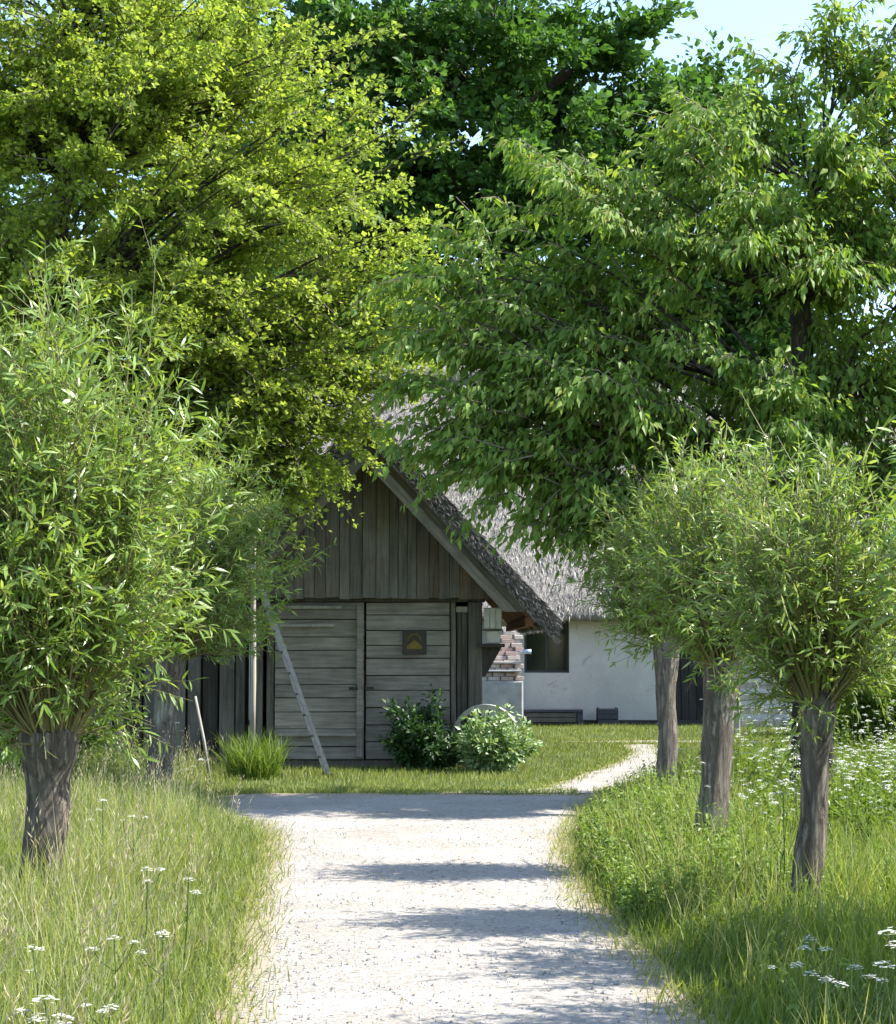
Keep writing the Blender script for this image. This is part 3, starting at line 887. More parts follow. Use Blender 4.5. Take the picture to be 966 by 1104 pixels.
sm = leaf_mesh('straw', np.stack([xx, yy_, zz], 1), Dv, np.tile([0, -.7, .7], (n, 1)) + .55 * rvec(n), .08 + .18 * RNG.random(n), .008 + .014 * RNG.random(n), 'strand', 'straw')
props(link('straw', sm, hroof), 'mottled grey straw lying on the long roof', kind='stuff')
MB().tube([(x, 5.0, RZ + .02 + .04 * noise.noise(Vector((x, 0, 0)))) for x in np.linspace(HX0 - .35, HX1 + .35, 60)], [.26] * 60, 10).build('ridge_roll', 'thatch', hroof, True)

# stepped oven shoulder of brick in front of the wall, its steps catch the sun
ov = empty('bread_oven', (1.08, 36.6, 0), 'whitewashed oven base with stepped pale brick shoulders beside the dark window', 'oven')
MB().box(-.62, .40, 0, 1.6, 0, .93, .03).build('base', 'plaster_old', ov)
bm_ = MB().box(-.119, .119, -.055, .055, -.0375, .0375, .006, .002).mesh('brick', 'brick')
courses = [(-.55, .38, 0.02), (-.52, .38, .06), (-.40, .385, .16), (-.36, .385, .20), (-.24, .385, .30), (-.22, .385, .33), (-.20, .385, .36), (-.10, .385, .44), (-.09, .385, .46), (-.08, .385, .49), (-.05, .385, .52), (-.04, .385, .55), (-.02, .385, .58)]
for ci, (xa, xc, y) in enumerate(courses):
    z = .97 + ci * .082
    MB().box(xa + .02, xc - .02, y + .07, 1.5, z - .042, z + .039).build('core', 'mortar', ov)
    xq = xa + .12 + (0.06 if ci % 2 else 0)
    while xq < xc - .05:
        o = bpy.data.objects.new('brick', bm_); COL.objects.link(o); o.parent = ov
        wq = min(1.0, (xc - xq + .11) / .235)
        o.location = (xq, y + .05 + random.uniform(-.012, .012), z); o.rotation_euler = (random.uniform(-.03, .03), random.uniform(-.02, .02), random.uniform(.12, .24)); o.scale = (wq, 1, 1)
        xq += .252
    # ledge tile where a course steps back
for (zz0, xa, xc, y0, y1) in ((1.10, -.56, .36, -.02, .14), (1.265, -.43, .37, .12, .27)):
    MB().box(xa, xc, y0, y1, zz0, zz0 + .04, .01, .004).build('ledge_slab', 'plaster_old', ov)
br_ = MB().tube([(0, 0, 0), (0, -.14, .02), (.16, -.20, .03)], [.018, .018, .018], 8); br_.tube([(.08, -.18, .03), (.22, -.20, .03)], [.04, .05], 10)
props(br_.build('wall_bracket', 'bracket', None, True, (1.42, 36.9, 1.47)), 'small blue-grey metal bracket sticking out beside the dark window', 'bracket')

# trough and crate by the white wall
tr = empty('trough', (2.08, 38.0, 0), 'long low dark trough standing along the white wall', 'trough')
MB().box(-.62, .66, -.2, .2, .27, .33, .006).build('rim', 'blue_wood', tr)
for (a, c) in ((-.62, -.5), (.54, .66)):
    MB().box(a, c, -.19, .19, 0, .27, .006).build('leg', 'blue_wood', tr)
for j in range(2):
    MB().box(-.49, .53, -.17, -.14, .07 + j * .1, .16 + j * .1, .004).build('front_board', 'trough_panel', tr)
MB().box(-.49, .53, .14, .17, .05, .27).build('rear_board', 'blue_wood', tr)
MB().box(-.49, .53, -.135, .135, .03, .06).build('bottom', 'blue_wood', tr)
cr = empty('crate', (3.25, 38.05, 0), 'small dark slatted crate standing by the white wall', 'crate')
for j in range(3):
    MB().box(-.21, .21, -.2, -.18, .02 + j * .11, .115 + j * .11, .004).build('slat', 'blue_wood', cr)
    MB().box(-.21, .21, .18, .2, .02 + j * .11, .115 + j * .11, .004).build('slat', 'blue_wood', cr)
for (a, c) in ((-.2, -.18), (.18, .2)):
    MB().box(a, c, -.178, .178, .02, .335).build('side', 'dark_wood', cr)
for (xx_, yy2) in ((-.19, -.17), (.19, -.17), (-.19, .17), (.19, .17)):
    MB().box(xx_ - .015, xx_ + .015, yy2 - .005, yy2 + .005, 0, .36).build('corner_post', 'dark_wood', cr)

# pale slatted gate between the willows
gt = empty('slatted_gate', (5.5, 33.6, 0), 'pale wooden gate with wide horizontal slats behind the willow trunks', 'gate')
for x in (-.32, 1.25):
    MB().box(x - .07, x + .07, -.06, .06, 0, 1.28, .01).build('post', 'pale_wood', gt)
for j in range(5):
    MB().box(-.25, 1.18, -.03, .0, .16 + j * .23, .28 + j * .23, .006).build('slat', 'pale_wood', gt)

# ------------------------------------------------------------------ trees
def curve_pts(a, b_, n, bow, jit, up=0.0):
    """a bent limb from a to b_"""
    a, b_ = Vector(a), Vector(b_)
    L = (b_ - a).length
    mid = (a + b_) / 2 + Vector((random.uniform(-1, 1), random.uniform(-1, 1), random.uniform(-.3, 1))) * bow * L + Vector((0, 0, up * L))
    out = []
    for i in range(n):
        t = i / (n - 1)
        p = a * (1 - t) ** 2 + mid * 2 * t * (1 - t) + b_ * t * t
        if 0 < i < n - 1:
            p = p + Vector((random.uniform(-1, 1), random.uniform(-1, 1), random.uniform(-1, 1))) * jit * L
        out.append(p)
    return out


def trunk_mesh(name, path, rads, mat, sides=20, rough=.12, seed=0, freq=4.0):
    mb = MB(); n = len(path)
    P = [Vector(p) for p in path]
    # refine
    PP, RR = [], []
    K = 6
    for i in range(n - 1):
        for k in range(K):
            t = k / K
            PP.append(P[i].lerp(P[i + 1], t)); RR.append(rads[i] * (1 - t) + rads[i + 1] * t)
    PP.append(P[-1]); RR.append(rads[-1])
    vs = []
    for p, r in zip(PP, RR):
        for k in range(sides):
            a = 2 * math.pi * k / sides
            d = Vector((math.cos(a), math.sin(a), 0))
            q = p + d * r
            nz = noise.noise(Vector((q.x * freq, q.y * freq, q.z * freq * .45 + seed))) + .5 * noise.noise(Vector((q.x * freq * 2.4, q.y * freq * 2.4, q.z * freq + seed)))
            nz += .35 * noise.noise(Vector((math.cos(a) * 4.5, math.sin(a) * 4.5, q.z * .8 + seed)))
            vs.append(p + d * r * (1 + rough * nz))
    m_ = len(PP)
    fs = [(i * sides + k, i * sides + (k + 1) % sides, (i + 1) * sides + (k + 1) % sides, (i + 1) * sides + k) for i in range(m_ - 1) for k in range(sides)]
    fs.append(tuple((m_ - 1) * sides + k for k in range(sides)))
    mb.add(vs, fs)
    return mb.mesh(name, mat, True)


def willow(loc, h, r, lean, env, n_shoots, label, leaf_len=.10, seed=0, per=60, singles=0, knob=1.35, twig=1.0):
    """pollard willow: stout furrowed trunk, knobbly head, a mop of leafy shoots"""
    random.seed(100 + seed)
    root = empty('pollard_willow', loc, label, 'tree', 'pollard willows lining the path')
    lx, ly = lean
    head = Vector((lx, ly, h))
    path = [(0, 0, -.1), (lx * .15, ly * .15, h * .18), (lx * .45 + .02, ly * .5, h * .5), (lx * .8, ly * .8, h * .78), (lx, ly, h * .93), (lx, ly, h * 1.06), (lx, ly, h * 1.06 + r * .7)]
    rads = [r * 1.28, r * 1.06, r * .98, r * 1.0, r * knob, r * knob * 1.05, r * .5]
    link('trunk', trunk_mesh('trunk', path, rads, 'bark_willow', 28, .20, seed * 7.1, 6.0), root)
    # shoots grow from the head to the rim of an uneven crown and carry side twigs
    cx, cz, rx, rz = env
    sh = MB(); T = []
    made = 0
    while made < n_shoots:
        d = Vector((random.gauss(0, 1), random.gauss(0, 1), random.gauss(.1, 1))).normalized()
        lump = 1 + .42 * noise.noise(Vector((d.x * 1.9 + seed * 3.1, d.y * 1.9, d.z * 1.9))) + .22 * noise.noise(Vector((d.x * 4.5, d.y * 4.5 + seed, d.z * 4.5)))
        q = random.uniform(.55, 1.0) * lump
        if d.z > .35 and random.random() < .22:
            q *= random.uniform(1.1, 1.3)
        end = Vector((cx + d.x * rx * q, d.y * rx * q, cz + d.z * rz * q))
        if end.z < h - .25:
            continue
        start = head + Vector((d.x, d.y, max(-.2, d.z))) * r * .9
        L = (end - start).length
        mid = start.lerp(end, .5) + Vector((0, 0, .16 * L)) + Vector((random.gauss(0, 1), random.gauss(0, 1), random.gauss(0, .6))) * .07 * L
        pts = [start * (1 - t) ** 2 + mid * 2 * t * (1 - t) + end * t * t for t in (0, .2, .4, .6, .8, 1)]
        sh.tube(pts, [.010, .008, .0065, .005, .0035, .002], 4, False)
        made += 1
        out = (end - Vector((cx, 0, cz))).normalized()
        # leading twig and side twigs
        ntw = max(4, int(per / 10 * (.6 + .7 * L)))
        for k in range(ntw):
            t = 1.0 if k == 0 else random.uniform(.25, 1)
            xk = t * 5; i0 = min(int(xk), 4); p = pts[i0].lerp(pts[i0 + 1], xk - i0)
            ax = (pts[i0 + 1] - pts[i0]).normalized()
            dv = (ax * .8 + out * .25 + Vector((random.gauss(0, 1), random.gauss(0, 1), random.gauss(.1, .8))) * .55).normalized()
            tl = random.uniform(.14, .34) * twig
            e2 = p + dv * tl + Vector((0, 0, -.10 * tl))
            m2 = p.lerp(e2, .5) + Vector((0, 0, .05 * tl))
            T.append((tuple(p), tuple(m2), tuple(e2)))
            sh.tube([p, e2], [.0035, .0015], 3, False)
    T = np.array(T)
    nl = len(T) * 9
    ti = np.repeat(np.arange(len(T)), 9); t = .02 + .98 * RNG.random(nl)
    A, B_, C_ = T[ti, 0], T[ti, 1], T[ti, 2]
    P = A * ((1 - t) ** 2)[:, None] + B_ * (2 * t * (1 - t))[:, None] + C_ * (t * t)[:, None]
    tg = norm((B_ - A) * (1 - t)[:, None] + (C_ - B_) * t[:, None])
    off = rvec(nl); off -= (off * tg).sum(1, keepdims=True) * tg; off = norm(off)
    D = tg * .8 + off * .62 + np.array([0, 0, -.18]) + .3 * rvec(nl)
    N = tg * .5 + np.array([.1, -.1, .55]) + .8 * rvec(nl)
    link('shoots', sh.mesh('shoots', 'twig_green'), root)
    n = len(P)
    Ln = leaf_len * (.4 + .9 * RNG.random(n)); Wd = Ln * (.13 + .08 * RNG.random(n))
    rn = np.clip(RNG.normal(.45, .23, n), 0, 1)
    sel = np.zeros(n, bool)
    if singles:
        # the leaves nearest to the path side and the viewer stay single pieces
        world_y = P[:, 1]
        sel[np.argsort(world_y + .25 * RNG.random(n))[:singles]] = True
    cm = leaf_mesh('crown', P[~sel], D[~sel], N[~sel], Ln[~sel], Wd[~sel], 'lance', 'willow', rnd=rn[~sel])
    crown = props(link('crown', cm, root), kind='stuff')
    if singles:
        ms = [single_leaf_mesh('leaf', 'lance', 'willow', q, leaf_len * f, leaf_len * f * .18) for q, f in ((.2, .9), (.4, 1.1), (.5, 1.25), (.6, 1.0), (.8, 1.15), (.95, .85))]
        leaf_objects(crown, ms, P[sel], D[sel], N[sel])
    return root


willow((-2.46, 11.3, 0), 1.02, .126, (.06, 0), (-.08, 2.42, .98, 1.36), 320, 'large bushy pollard willow at the near end of the row left of the path', .100, 1, 74, 300, 1.3, 1.25)
willow((-3.02, 19.4, 0), 1.45, .130, (.12, 0), (.26, 2.58, 1.30, 1.12), 250, 'willow with slim leaning trunk just before the board fence', .10, 2, 70, 0, 1.25, 1.15)
willow((2.05, 10.8, 0), 1.25, .080, (.09, 0), (.06, 1.96, .58, .86), 170, 'slim dark-trunked pollard willow, nearest of the three with visible trunks beside the gravel', .082, 3, 72, 300, 1.35, 1.2)
willow((1.82, 13.2, 0), 1.42, .110, (.12, 0), (.05, 2.20, .52, .80), 150, 'thick-trunked pollard willow standing between two slimmer willows', .082, 4, 72, 0, 1.15, 1.2)
willow((2.05, 17.7, 0), 1.60, .095, (.03, 0), (-.05, 2.42, .60, .86), 150, 'willow farthest up the right side of the path, nearest the white house', .088, 5, 72, 0, 1.2, 1.2)
willow((3.05, 9.3, 0), .95, .12, (.05, 0), (.0, 1.95, .84, 1.2), 230, 'willow whose leafy shoots poke in at the right edge of the picture', .10, 6, 40, 0, 1.3)
willow((2.95, 7.8, 0), .95, .12, (.0, 0), (.0, 1.9, .80, 1.15), 230, 'willow just beside the picture, seen by its shadow on the gravel', .10, 7, 40, 0, 1.3)


def broad_tree(name, label, loc, trunk_path, trunk_r, centre, radii, n_boughs, n_twigs, twig_len, n_leaves, leaf_len, leaf_wid, shape, leaf, cat='tree',
               bark='bark', hang=0.0, seed=0, shell=.55, bottom=-1.0, singles=None, twig_droop=0.0, bough_r=.07, extra_ends=(), flat=.6, zones=None, group=None, clusters=()):
    random.seed(500 + seed)
    root = empty(name, loc, label, cat, group)
    base = Vector(loc)
    C = Vector(centre) - base
    link('trunk', trunk_mesh('trunk', trunk_path, trunk_r, bark, 18, .10, seed * 3.3, 2.5), root)
    top = [Vector(p) for p in trunk_path]
    br, tw = MB(), MB()
    TP, TD = [], []
    ends = [Vector(e) - base for e in extra_ends]
    tries = 0
    while len(ends) < n_boughs and tries < 20000:
        tries += 1
        d = Vector((random.gauss(0, 1), random.gauss(0, 1), random.gauss(0, 1))).normalized()
        if d.z < bottom:
            continue
        rr = (shell ** 3 + (1 - shell ** 3) * random.random()) ** (1 / 3)
        lump = 1 + .22 * noise.noise(Vector((d.x * 2.2 + seed, d.y * 2.2, d.z * 2.2))) + .10 * noise.noise(Vector((d.x * 6, d.y * 6 + seed, d.z * 6)))
        p = C + Vector((d.x * radii[0], d.y * radii[1], d.z * radii[2])) * rr * lump
        if zones and not zones(p + base):
            continue
        ends.append(p)
    for (cc, cr, cn) in clusters:
        for _ in range(cn):
            d = Vector((random.gauss(0, 1), random.gauss(0, 1), random.gauss(0, 1))).normalized() * random.uniform(.3, 1) ** .5
            ends.append(Vector(cc) + Vector((d.x * cr[0], d.y * cr[1], d.z * cr[2])) - base)
    for e in ends:
        # leave the trunk below the end point
        k = min(range(len(top)), key=lambda i: abs(top[i].z - max(top[1].z, e.z - .45 * (e - top[i]).length)))
        k = max(2, k) if len(top) > 3 else len(top) - 1
        a = top[k]
        pts = curve_pts(a, e, 8, .10, .018, .06)
        L = (e - a).length
        r0 = min(bough_r, trunk_r[k] * .7) * (.5 + .5 * min(1, L / max(radii)))
        br.tube(pts, [r0 * (1 - .88 * i / 7) for i in range(8)], 5, False)
        for j in range(n_twigs):
            t = random.uniform(.45, 1.0) if j > 0 else 1.0
            x = t * 7; i0 = min(int(x), 6); p = pts[i0].lerp(pts[i0 + 1], x - i0)
            axis = (pts[min(i0 + 1, 7)] - pts[i0]).normalized()
            out = (p - C); out = Vector((out.x / radii[0], out.y / radii[1], out.z / radii[2]))
            d = (axis * .7 + out * .5 + Vector((random.gauss(0, 1), random.gauss(0, 1), random.gauss(0, .75))) * .6 + Vector((0, 0, -twig_droop))).normalized()
            q = p + d * twig_len * random.uniform(.55, 1.2)
            mid = p.lerp(q, .5) + Vector((0, 0, .07 * twig_len))
            q = q + Vector((0, 0, -.12 * twig_len))
            tw.tube([p, mid, q], [.010, .007, .003], 3, False)
            TP.append((tuple(p), tuple(mid), tuple(q)))
    b_ = link('branches', br.mesh('branches', bark, True), root)
    link('twigs', tw.mesh('twigs', 'twig'), b_)
    T = np.array(TP)
    w = .6 + .8 * RNG.random(len(T)); w /= w.sum()
    ti = RNG.choice(len(T), n_leaves, p=w)
    t = .05 + .98 * RNG.random(n_leaves)
    A, B_, C_ = T[ti, 0], T[ti, 1], T[ti, 2]
    pos = A * ((1 - t) ** 2)[:, None] + B_ * (2 * t * (1 - t))[:, None] + C_ * (t * t)[:, None]
    tg = norm(C_ - A)
    off = rvec(n_leaves) * np.array([1, 1, flat])
    pos = pos + off * (leaf_len * 1.5 * RNG.random(n_leaves) ** .7)[:, None]
    if hang > 0:
        d = tg * .4 + off * .5 + np.array([0, 0, -hang]) + .38 * rvec(n_leaves)
        nr = off * np.array([1, 1, .2]) + np.array([.1, -.1, .5]) + .5 * rvec(n_leaves)
    else:
        d = tg * .5 + off * .8 + .4 * rvec(n_leaves)
        nr = np.array([.15, -.15, .55]) + .95 * rvec(n_leaves) + .25 * off
    Ln = leaf_len * (.45 + .85 * RNG.random(n_leaves)); Wd = leaf_wid * (Ln / leaf_len) * (.7 + .5 * RNG.random(n_leaves))
    rn = np.clip(RNG.normal(.42, .22, n_leaves), 0, 1)
    sel = np.zeros(n_leaves, bool)
    if singles:
        score = singles(pos + np.array(loc)[None])
        sel[np.argsort(score)[:300]] = True
    cm = leaf_mesh('crown', pos[~sel], d[~sel], nr[~sel], Ln[~sel], Wd[~sel], shape, leaf, rnd=rn[~sel])
    crown = props(link('crown', cm, root), kind='stuff')
    if singles:
        ms = [single_leaf_mesh('leaf', shape, leaf, q, leaf_len * f, leaf_wid * f) for q, f in ((.15, .9), (.3, 1.1), (.45, 1.2), (.55, 1.0), (.7, 1.1), (.9, .8))]
        leaf_objects(crown, ms, pos[sel], d[sel], nr[sel])
    return root


# bright yellow-green tree hanging over the barn gable
broad_tree('hawthorn_tree', 'tall yellow-green tree with tiny leaves hanging over the barn gable', (-5.6, 22.6, 0),
           [(0, 0, -.1), (.1, 0, 1.2), (.2, .1, 2.4), (.45, .1, 3.8), (.6, .1, 5.4), (.8, .2, 7.4), (.9, .2, 9.2)], [.30, .24, .22, .19, .16, .12, .06],
           (-3.85, 22.4, 7.0), (3.5, 1.9, 4.0), 330, 10, .72, 225000, .073, .057, 'kite', 'hawthorn', seed=1, shell=.45, bough_r=.036, twig_droop=.15, clusters=[((-1.95, 22.2, 4.95), (1.15, .7, 1.30), 46), ((-3.9, 21.9, 5.0), (1.6, .8, 1.4), 40), ((-.85, 22.3, 5.7), (.6, .5, 1.1), 14), ((-2.5, 22.5, 4.2), (.65, .5, .65), 16), ((-3.2, 21.6, 8.3), (2.2, .7, 1.3), 36)],
           extra_ends=[(-1.75, 22.2, 3.75), (-1.35, 22.2, 4.2), (-2.2, 22.2, 3.6), (-1.1, 22.3, 4.7), (-.75, 22.3, 5.3), (-.5, 22.3, 6.0), (-2.6, 22.1, 3.9), (-1.6, 22.0, 4.4), (-2.0, 22.0, 4.2), (-2.9, 21.9, 4.4), (-3.3, 21.9, 4.0), (-1.2, 22.1, 5.1), (-1.9, 21.8, 4.9), (-2.5, 21.8, 4.6), (-1.0, 22, 5.7), (-3.0, 21.6, 5.2), (-3.8, 21.6, 4.6), (-4.2, 21.5, 5.4), (-3.4, 21.4, 5.9), (-.8, 22.1, 6.5), (-1.0, 22.1, 7.2), (-1.4, 22, 6.2), (-2.2, 21.7, 5.6), (-1.7, 22.4, 3.65), (-1.45, 22.4, 3.9), (-5.0, 22.4, 4.2), (-5.4, 22.6, 3.6), (-4.5, 22.6, 3.7), (-5.6, 22.2, 5.0), (-4.9, 22.0, 5.2), (-5.8, 22.8, 4.4), (-3.9, 22.4, 3.7), (-4.3, 22.2, 4.5)])
# cherry on the right, hanging leaves
broad_tree('cherry_tree', 'broad cherry tree with drooping green leaves over the right side', (3.75, 19.2, 0),
           [(0, 0, -.1), (.0, 0, .9), (.05, 0, 1.9), (.05, 0, 2.8), (.0, .05, 3.9), (-.05, .1, 5.2), (.1, .1, 6.4)], [.25, .21, .19, .17, .14, .10, .05],
           (3.35, 19.1, 4.95), (3.75, 1.4, 2.7), 150, 9, .66, 82000, .107, .059, 'ovate4', 'cherry', hang=.60, seed=2, shell=.4, bough_r=.036, clusters=[((4.7, 19.3, 5.0), (1.2, .8, 1.9), 34), ((.8, 18.9, 3.9), (1.0, .6, .9), 16), ((.15, 18.9, 5.0), (.7, .5, 1.1), 14), ((3.1, 18.9, 3.9), (1.0, .6, .6), 12)],
           extra_ends=[(-.22, 18.8, 3.85), (.1, 18.8, 3.5), (.55, 18.7, 3.15), (1.0, 18.7, 2.85), (.45, 18.8, 4.1), (1.35, 18.6, 2.95), (1.2, 18.7, 3.2), (3.95, 19.1, 7.8), (4.25, 19.1, 7.6), (4.75, 19.1, 7.25), (3.25, 19.1, 7.2), (.2, 18.9, 4.65), (.3, 18.9, 5.4), (.8, 18.9, 5.9), (1.5, 18.9, 6.4), (2.3, 18.9, 6.6), (.0, 18.9, 4.3), (.3, 18.8, 3.9), (-.1, 19, 5.0), (.7, 18.8, 3.6), (.9, 18.8, 4.6), (1.8, 18.7, 2.9), (1.6, 18.7, 3.4), (4.6, 19, 7.9), (4.9, 19, 7.6), (4.4, 19, 7.4), (5.0, 19, 7.0), (3.0, 19, 7.0), (3.6, 19, 7.5), (2.6, 19, 6.8), (4.1, 19, 8.2)],
           singles=lambda p: p[:, 1] * .35 + np.abs(p[:, 0] - .9) * .25 + np.abs(p[:, 2] - 3.1) * .2)
# oak behind the house, and others further off
broad_tree('oak_tree', 'big dark green tree towering behind the thatched house', (1.0, 54.0, 0),
           [(0, 0, -.2), (0, 0, 3), (.2, 0, 6), (.3, 0, 9.5), (.4, 0, 13), (.5, 0, 17), (.4, 0, 20)], [.75, .6, .55, .48, .40, .28, .1],
           (-1.0, 54, 15.0), (9.4, 4.5, 8.6), 330, 8, 1.35, 130000, .265, .21, 'kite', 'oak', seed=3, shell=.42, bough_r=.10, flat=.6)
broad_tree('oak_tree', 'lower dark green tree behind the farmhouse ridge, beside the big one', (9.0, 56.0, 0),
           [(0, 0, -.2), (0, 0, 3), (.0, 0, 6), (-.2, 0, 10), (-.4, 0, 16)], [.5, .42, .36, .28, .1],
           (8.0, 56, 13.2), (4.6, 4.0, 6.0), 130, 8, 1.3, 42000, .265, .21, 'kite', 'oak', seed=4, shell=.42, bough_r=.08)
broad_tree('oak_tree', 'dark tree showing through gaps behind the yellow-green foliage', (-11.0, 50.0, 0),
           [(0, 0, -.2), (0, 0, 3), (.2, 0, 6), (.3, 0, 10), (.4, 0, 15)], [.6, .5, .44, .35, .12],
           (-10.5, 50, 8.6), (6.5, 4.5, 7.6), 90, 8, 1.9, 40000, .28, .2, 'kite', 'oak', seed=5, shell=.5, bough_r=.18)


def bush(name, label, loc, radii, n_stems, n_leaves, leaf_len, leaf_wid, mat, seed, shape='kite', cat='bush', group=None, stem='stem'):
    random.seed(900 + seed)
    root = empty(name, loc, label, cat, group)
    sm = MB(); T = []
    for i in range(n_stems):
        a = random.uniform(0, 2 * math.pi); q = math.sqrt(random.random())
        base = Vector((math.cos(a) * radii[0] * .25 * q, math.sin(a) * radii[1] * .25 * q, -.02))
        e = random.uniform(.1, 1)
        d = Vector((math.cos(a) * radii[0] * math.sqrt(1 - e * e) , math.sin(a) * radii[1] * math.sqrt(1 - e * e), radii[2] * (.25 + .75 * e))) * (random.uniform(.55, 1.0) if random.random() < .8 else random.uniform(1.0, 1.3))
        pts = curve_pts(base, d, 5, .08, .02, .12)
        sm.tube(pts, [.012, .010, .008, .005, .003], 4, False)
        T.append([tuple(p) for p in pts])
    link('stems', sm.mesh('stems', 'stem' if stem == 'stem' else stem), root)
    T = np.array(T)
    ti = RNG.integers(0, len(T), n_leaves); t = (.15 + .85 * RNG.random(n_leaves) ** .7) * 4
    i0 = np.minimum(t.astype(int), 3); fr = (t - i0)[:, None]
    pos = T[ti, i0] * (1 - fr) + T[ti, i0 + 1] * fr
    tg = norm(T[ti, i0 + 1] - T[ti, i0])
    off = rvec(n_leaves)
    pos = pos + off * (leaf_len * 1.6 * RNG.random(n_leaves))[:, None]
    pos[:, 2] = np.maximum(pos[:, 2], .02)
    d = tg * .4 + off * .9 + .3 * rvec(n_leaves); nr = np.array([0, -.25, .8]) + .7 * rvec(n_leaves)
    Ln = leaf_len * (.6 + .7 * RNG.random(n_leaves))
    props(link('foliage', leaf_mesh('foliage', pos, d, nr, Ln, Ln * leaf_wid / leaf_len, shape, mat), root), kind='stuff')
    return root


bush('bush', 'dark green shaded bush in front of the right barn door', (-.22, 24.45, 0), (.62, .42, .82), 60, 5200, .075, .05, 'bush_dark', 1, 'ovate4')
bush('bush', 'pale-leaved bush with whitish leaves at the barn corner', (.58, 23.95, 0), (.46, .42, .70), 70, 5600, .07, .05, 'bush_pale', 2, 'ovate4')
bush('bush', 'bright green rounded shrub in the meadow beyond the willow', (6.3, 27.5, 0), (1.5, 1.3, 2.2), 90, 14000, .09, .06, 'shrub', 3, 'kite')
bush('bush', 'tall leafy shrub before the farmhouse wall at the far right', (8.3, 30.0, 0), (1.7, 1.4, 2.7), 90, 15000, .10, .065, 'shrub', 4, 'kite')
bush('bush', 'low green shrub at the foot of the pale gate', (7.0, 34.0, 0), (1.1, .8, 1.5), 60, 7000, .09, .06, 'weed', 5, 'kite')
bush('bush', 'leafy undergrowth shrub in the shade behind the big near willow', (-5.2, 20.5, 0), (1.6, 1.0, 1.7), 80, 11000, .08, .05, 'weed', 6, 'kite')

# ------------------------------------------------------------------ grasses
def blades(name, label, x, y, h, w, mat, lean=.35, wind=(0.15, -.05), kind='stuff', bendr=(.1, .55), z0=0.0, rnd=None, shape='blade3'):
    n = len(x)
    d = np.stack([RNG.normal(0, lean * .6, n) + wind[0], RNG.normal(0, lean * .6, n) + wind[1], np.ones(n)], 1)
    a = RNG.random(n) * 2 * math.pi
    nr = np.stack([np.cos(a), np.sin(a), np.zeros(n)], 1)
    bend = bendr[0] + (bendr[1] - bendr[0]) * RNG.random(n)
    me = leaf_mesh(name, np.stack([x, y, np.full(n, z0 - .02)], 1), d, nr, h, w, shape, mat, bend=bend, rnd=rnd)
    o = link(name, me)
    return props(o, label, 'grass', kind=kind)


def noise2(x, y, s):
    return np.array([noise.noise(Vector((a * s, b_ * s, 1.7))) for a, b_ in zip(x, y)])


# left verge
n = 62000
y = 6.0 + 17.8 * RNG.random(n) ** 1.25
wdt = 1.1 + .13 * y
x = path_l(y) + .02 - (wdt + 1.2) * RNG.random(n) ** .95
ok = ~on_gravel(x, y) & ~((y > 20.3) & (x > -2.3))
x, y = x[ok], y[ok]
e = path_l(y) - x
nz = noise2(x, y, 1.1)
h = (.09 + .27 * np.clip(e / .75, 0, 1)) * (.6 + .7 * RNG.random(len(x))) * (1 + .45 * nz)
h *= np.interp(y, [6, 9, 15, 22], [.85, .95, 1.05, 1.0])
blades('verge_grass', 'tall light green grass along the left verge', x, y, h, .0035 + .0055 * RNG.random(len(x)), 'grass', rnd=np.clip(RNG.normal(.56, .24, len(x)) + .3 * nz, 0, 1))
# seed heads over the left grass
k = RNG.choice(len(x), 1500, replace=False)
k = k[e[k] > .25]
hx, hy = x[k], y[k]
hh = h[k] * 1.35 + .12
o = blades('seed_grass', 'thin tan seed stalks standing above the left verge grass', hx, hy, hh, .003, 'straw_grass', .28)
d_ = np.stack([RNG.normal(.15, .2, len(k)), RNG.normal(-.05, .2, len(k)), np.ones(len(k))], 1)
# feathery heads
P_, D_, N2, L2 = [], [], [], []
for q in range(7):
    P_.append(np.stack([hx, hy, np.zeros(len(k))], 1) + norm(d_) * (hh * (.72 + .05 * q))[:, None] + .012 * rvec(len(k))); D_.append(norm(d_) + .5 * rvec(len(k))); N2.append(rvec(len(k))); L2.append(np.full(len(k), .04))
props(link('seed_heads', leaf_mesh('seed_heads', np.concatenate(P_), np.concatenate(D_), np.concatenate(N2), np.concatenate(L2), .007, 'kite', 'straw_grass')), 'feathery tan grass seed heads on the left verge', 'grass', kind='stuff')

# right verge: shorter and deep green near the viewer, taller behind
n = 62000
y = 6.0 + 21.5 * RNG.random(n) ** 1.5
x = path_r(y) - .02 + (1.6 + .24 * y) * RNG.random(n)
ok = ~on_gravel(x, y) & ~((y > 19.8) & (x < 3.6))
x, y = x[ok], y[ok]
e = x - path_r(y)
nz = noise2(x, y, 1.0)
h = (.09 + .23 * np.clip(e / .8, 0, 1)) * (.6 + .7 * RNG.random(len(x))) * (1 + .4 * nz)
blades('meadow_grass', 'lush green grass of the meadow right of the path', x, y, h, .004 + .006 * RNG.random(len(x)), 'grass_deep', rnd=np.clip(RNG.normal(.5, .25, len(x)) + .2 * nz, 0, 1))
# lawn in front of the barn and the house
n = 90000
y = 20.2 + 18.2 * RNG.random(n) ** 1.2
x = -3.4 + 11 * RNG.random(n)
ok = ~on_gravel(x, y) & ~((x < .5) & (y > 24.9) & (x > -2.8)) & ~((x < -2.6) & (y < 22)) & (x < 8)
x, y = x[ok], y[ok]
nz = noise2(x, y, .8)
blades('lawn_grass', 'mown yellowish green lawn before the barn and the white house', x, y, (.035 + .06 * RNG.random(len(x))) * (1 + .5 * nz), .006 + .008 * RNG.random(len(x)), 'lawn', .5, shape='strand', rnd=np.clip(RNG.normal(.5, .25, len(x)) + .3 * nz, 0, 1))
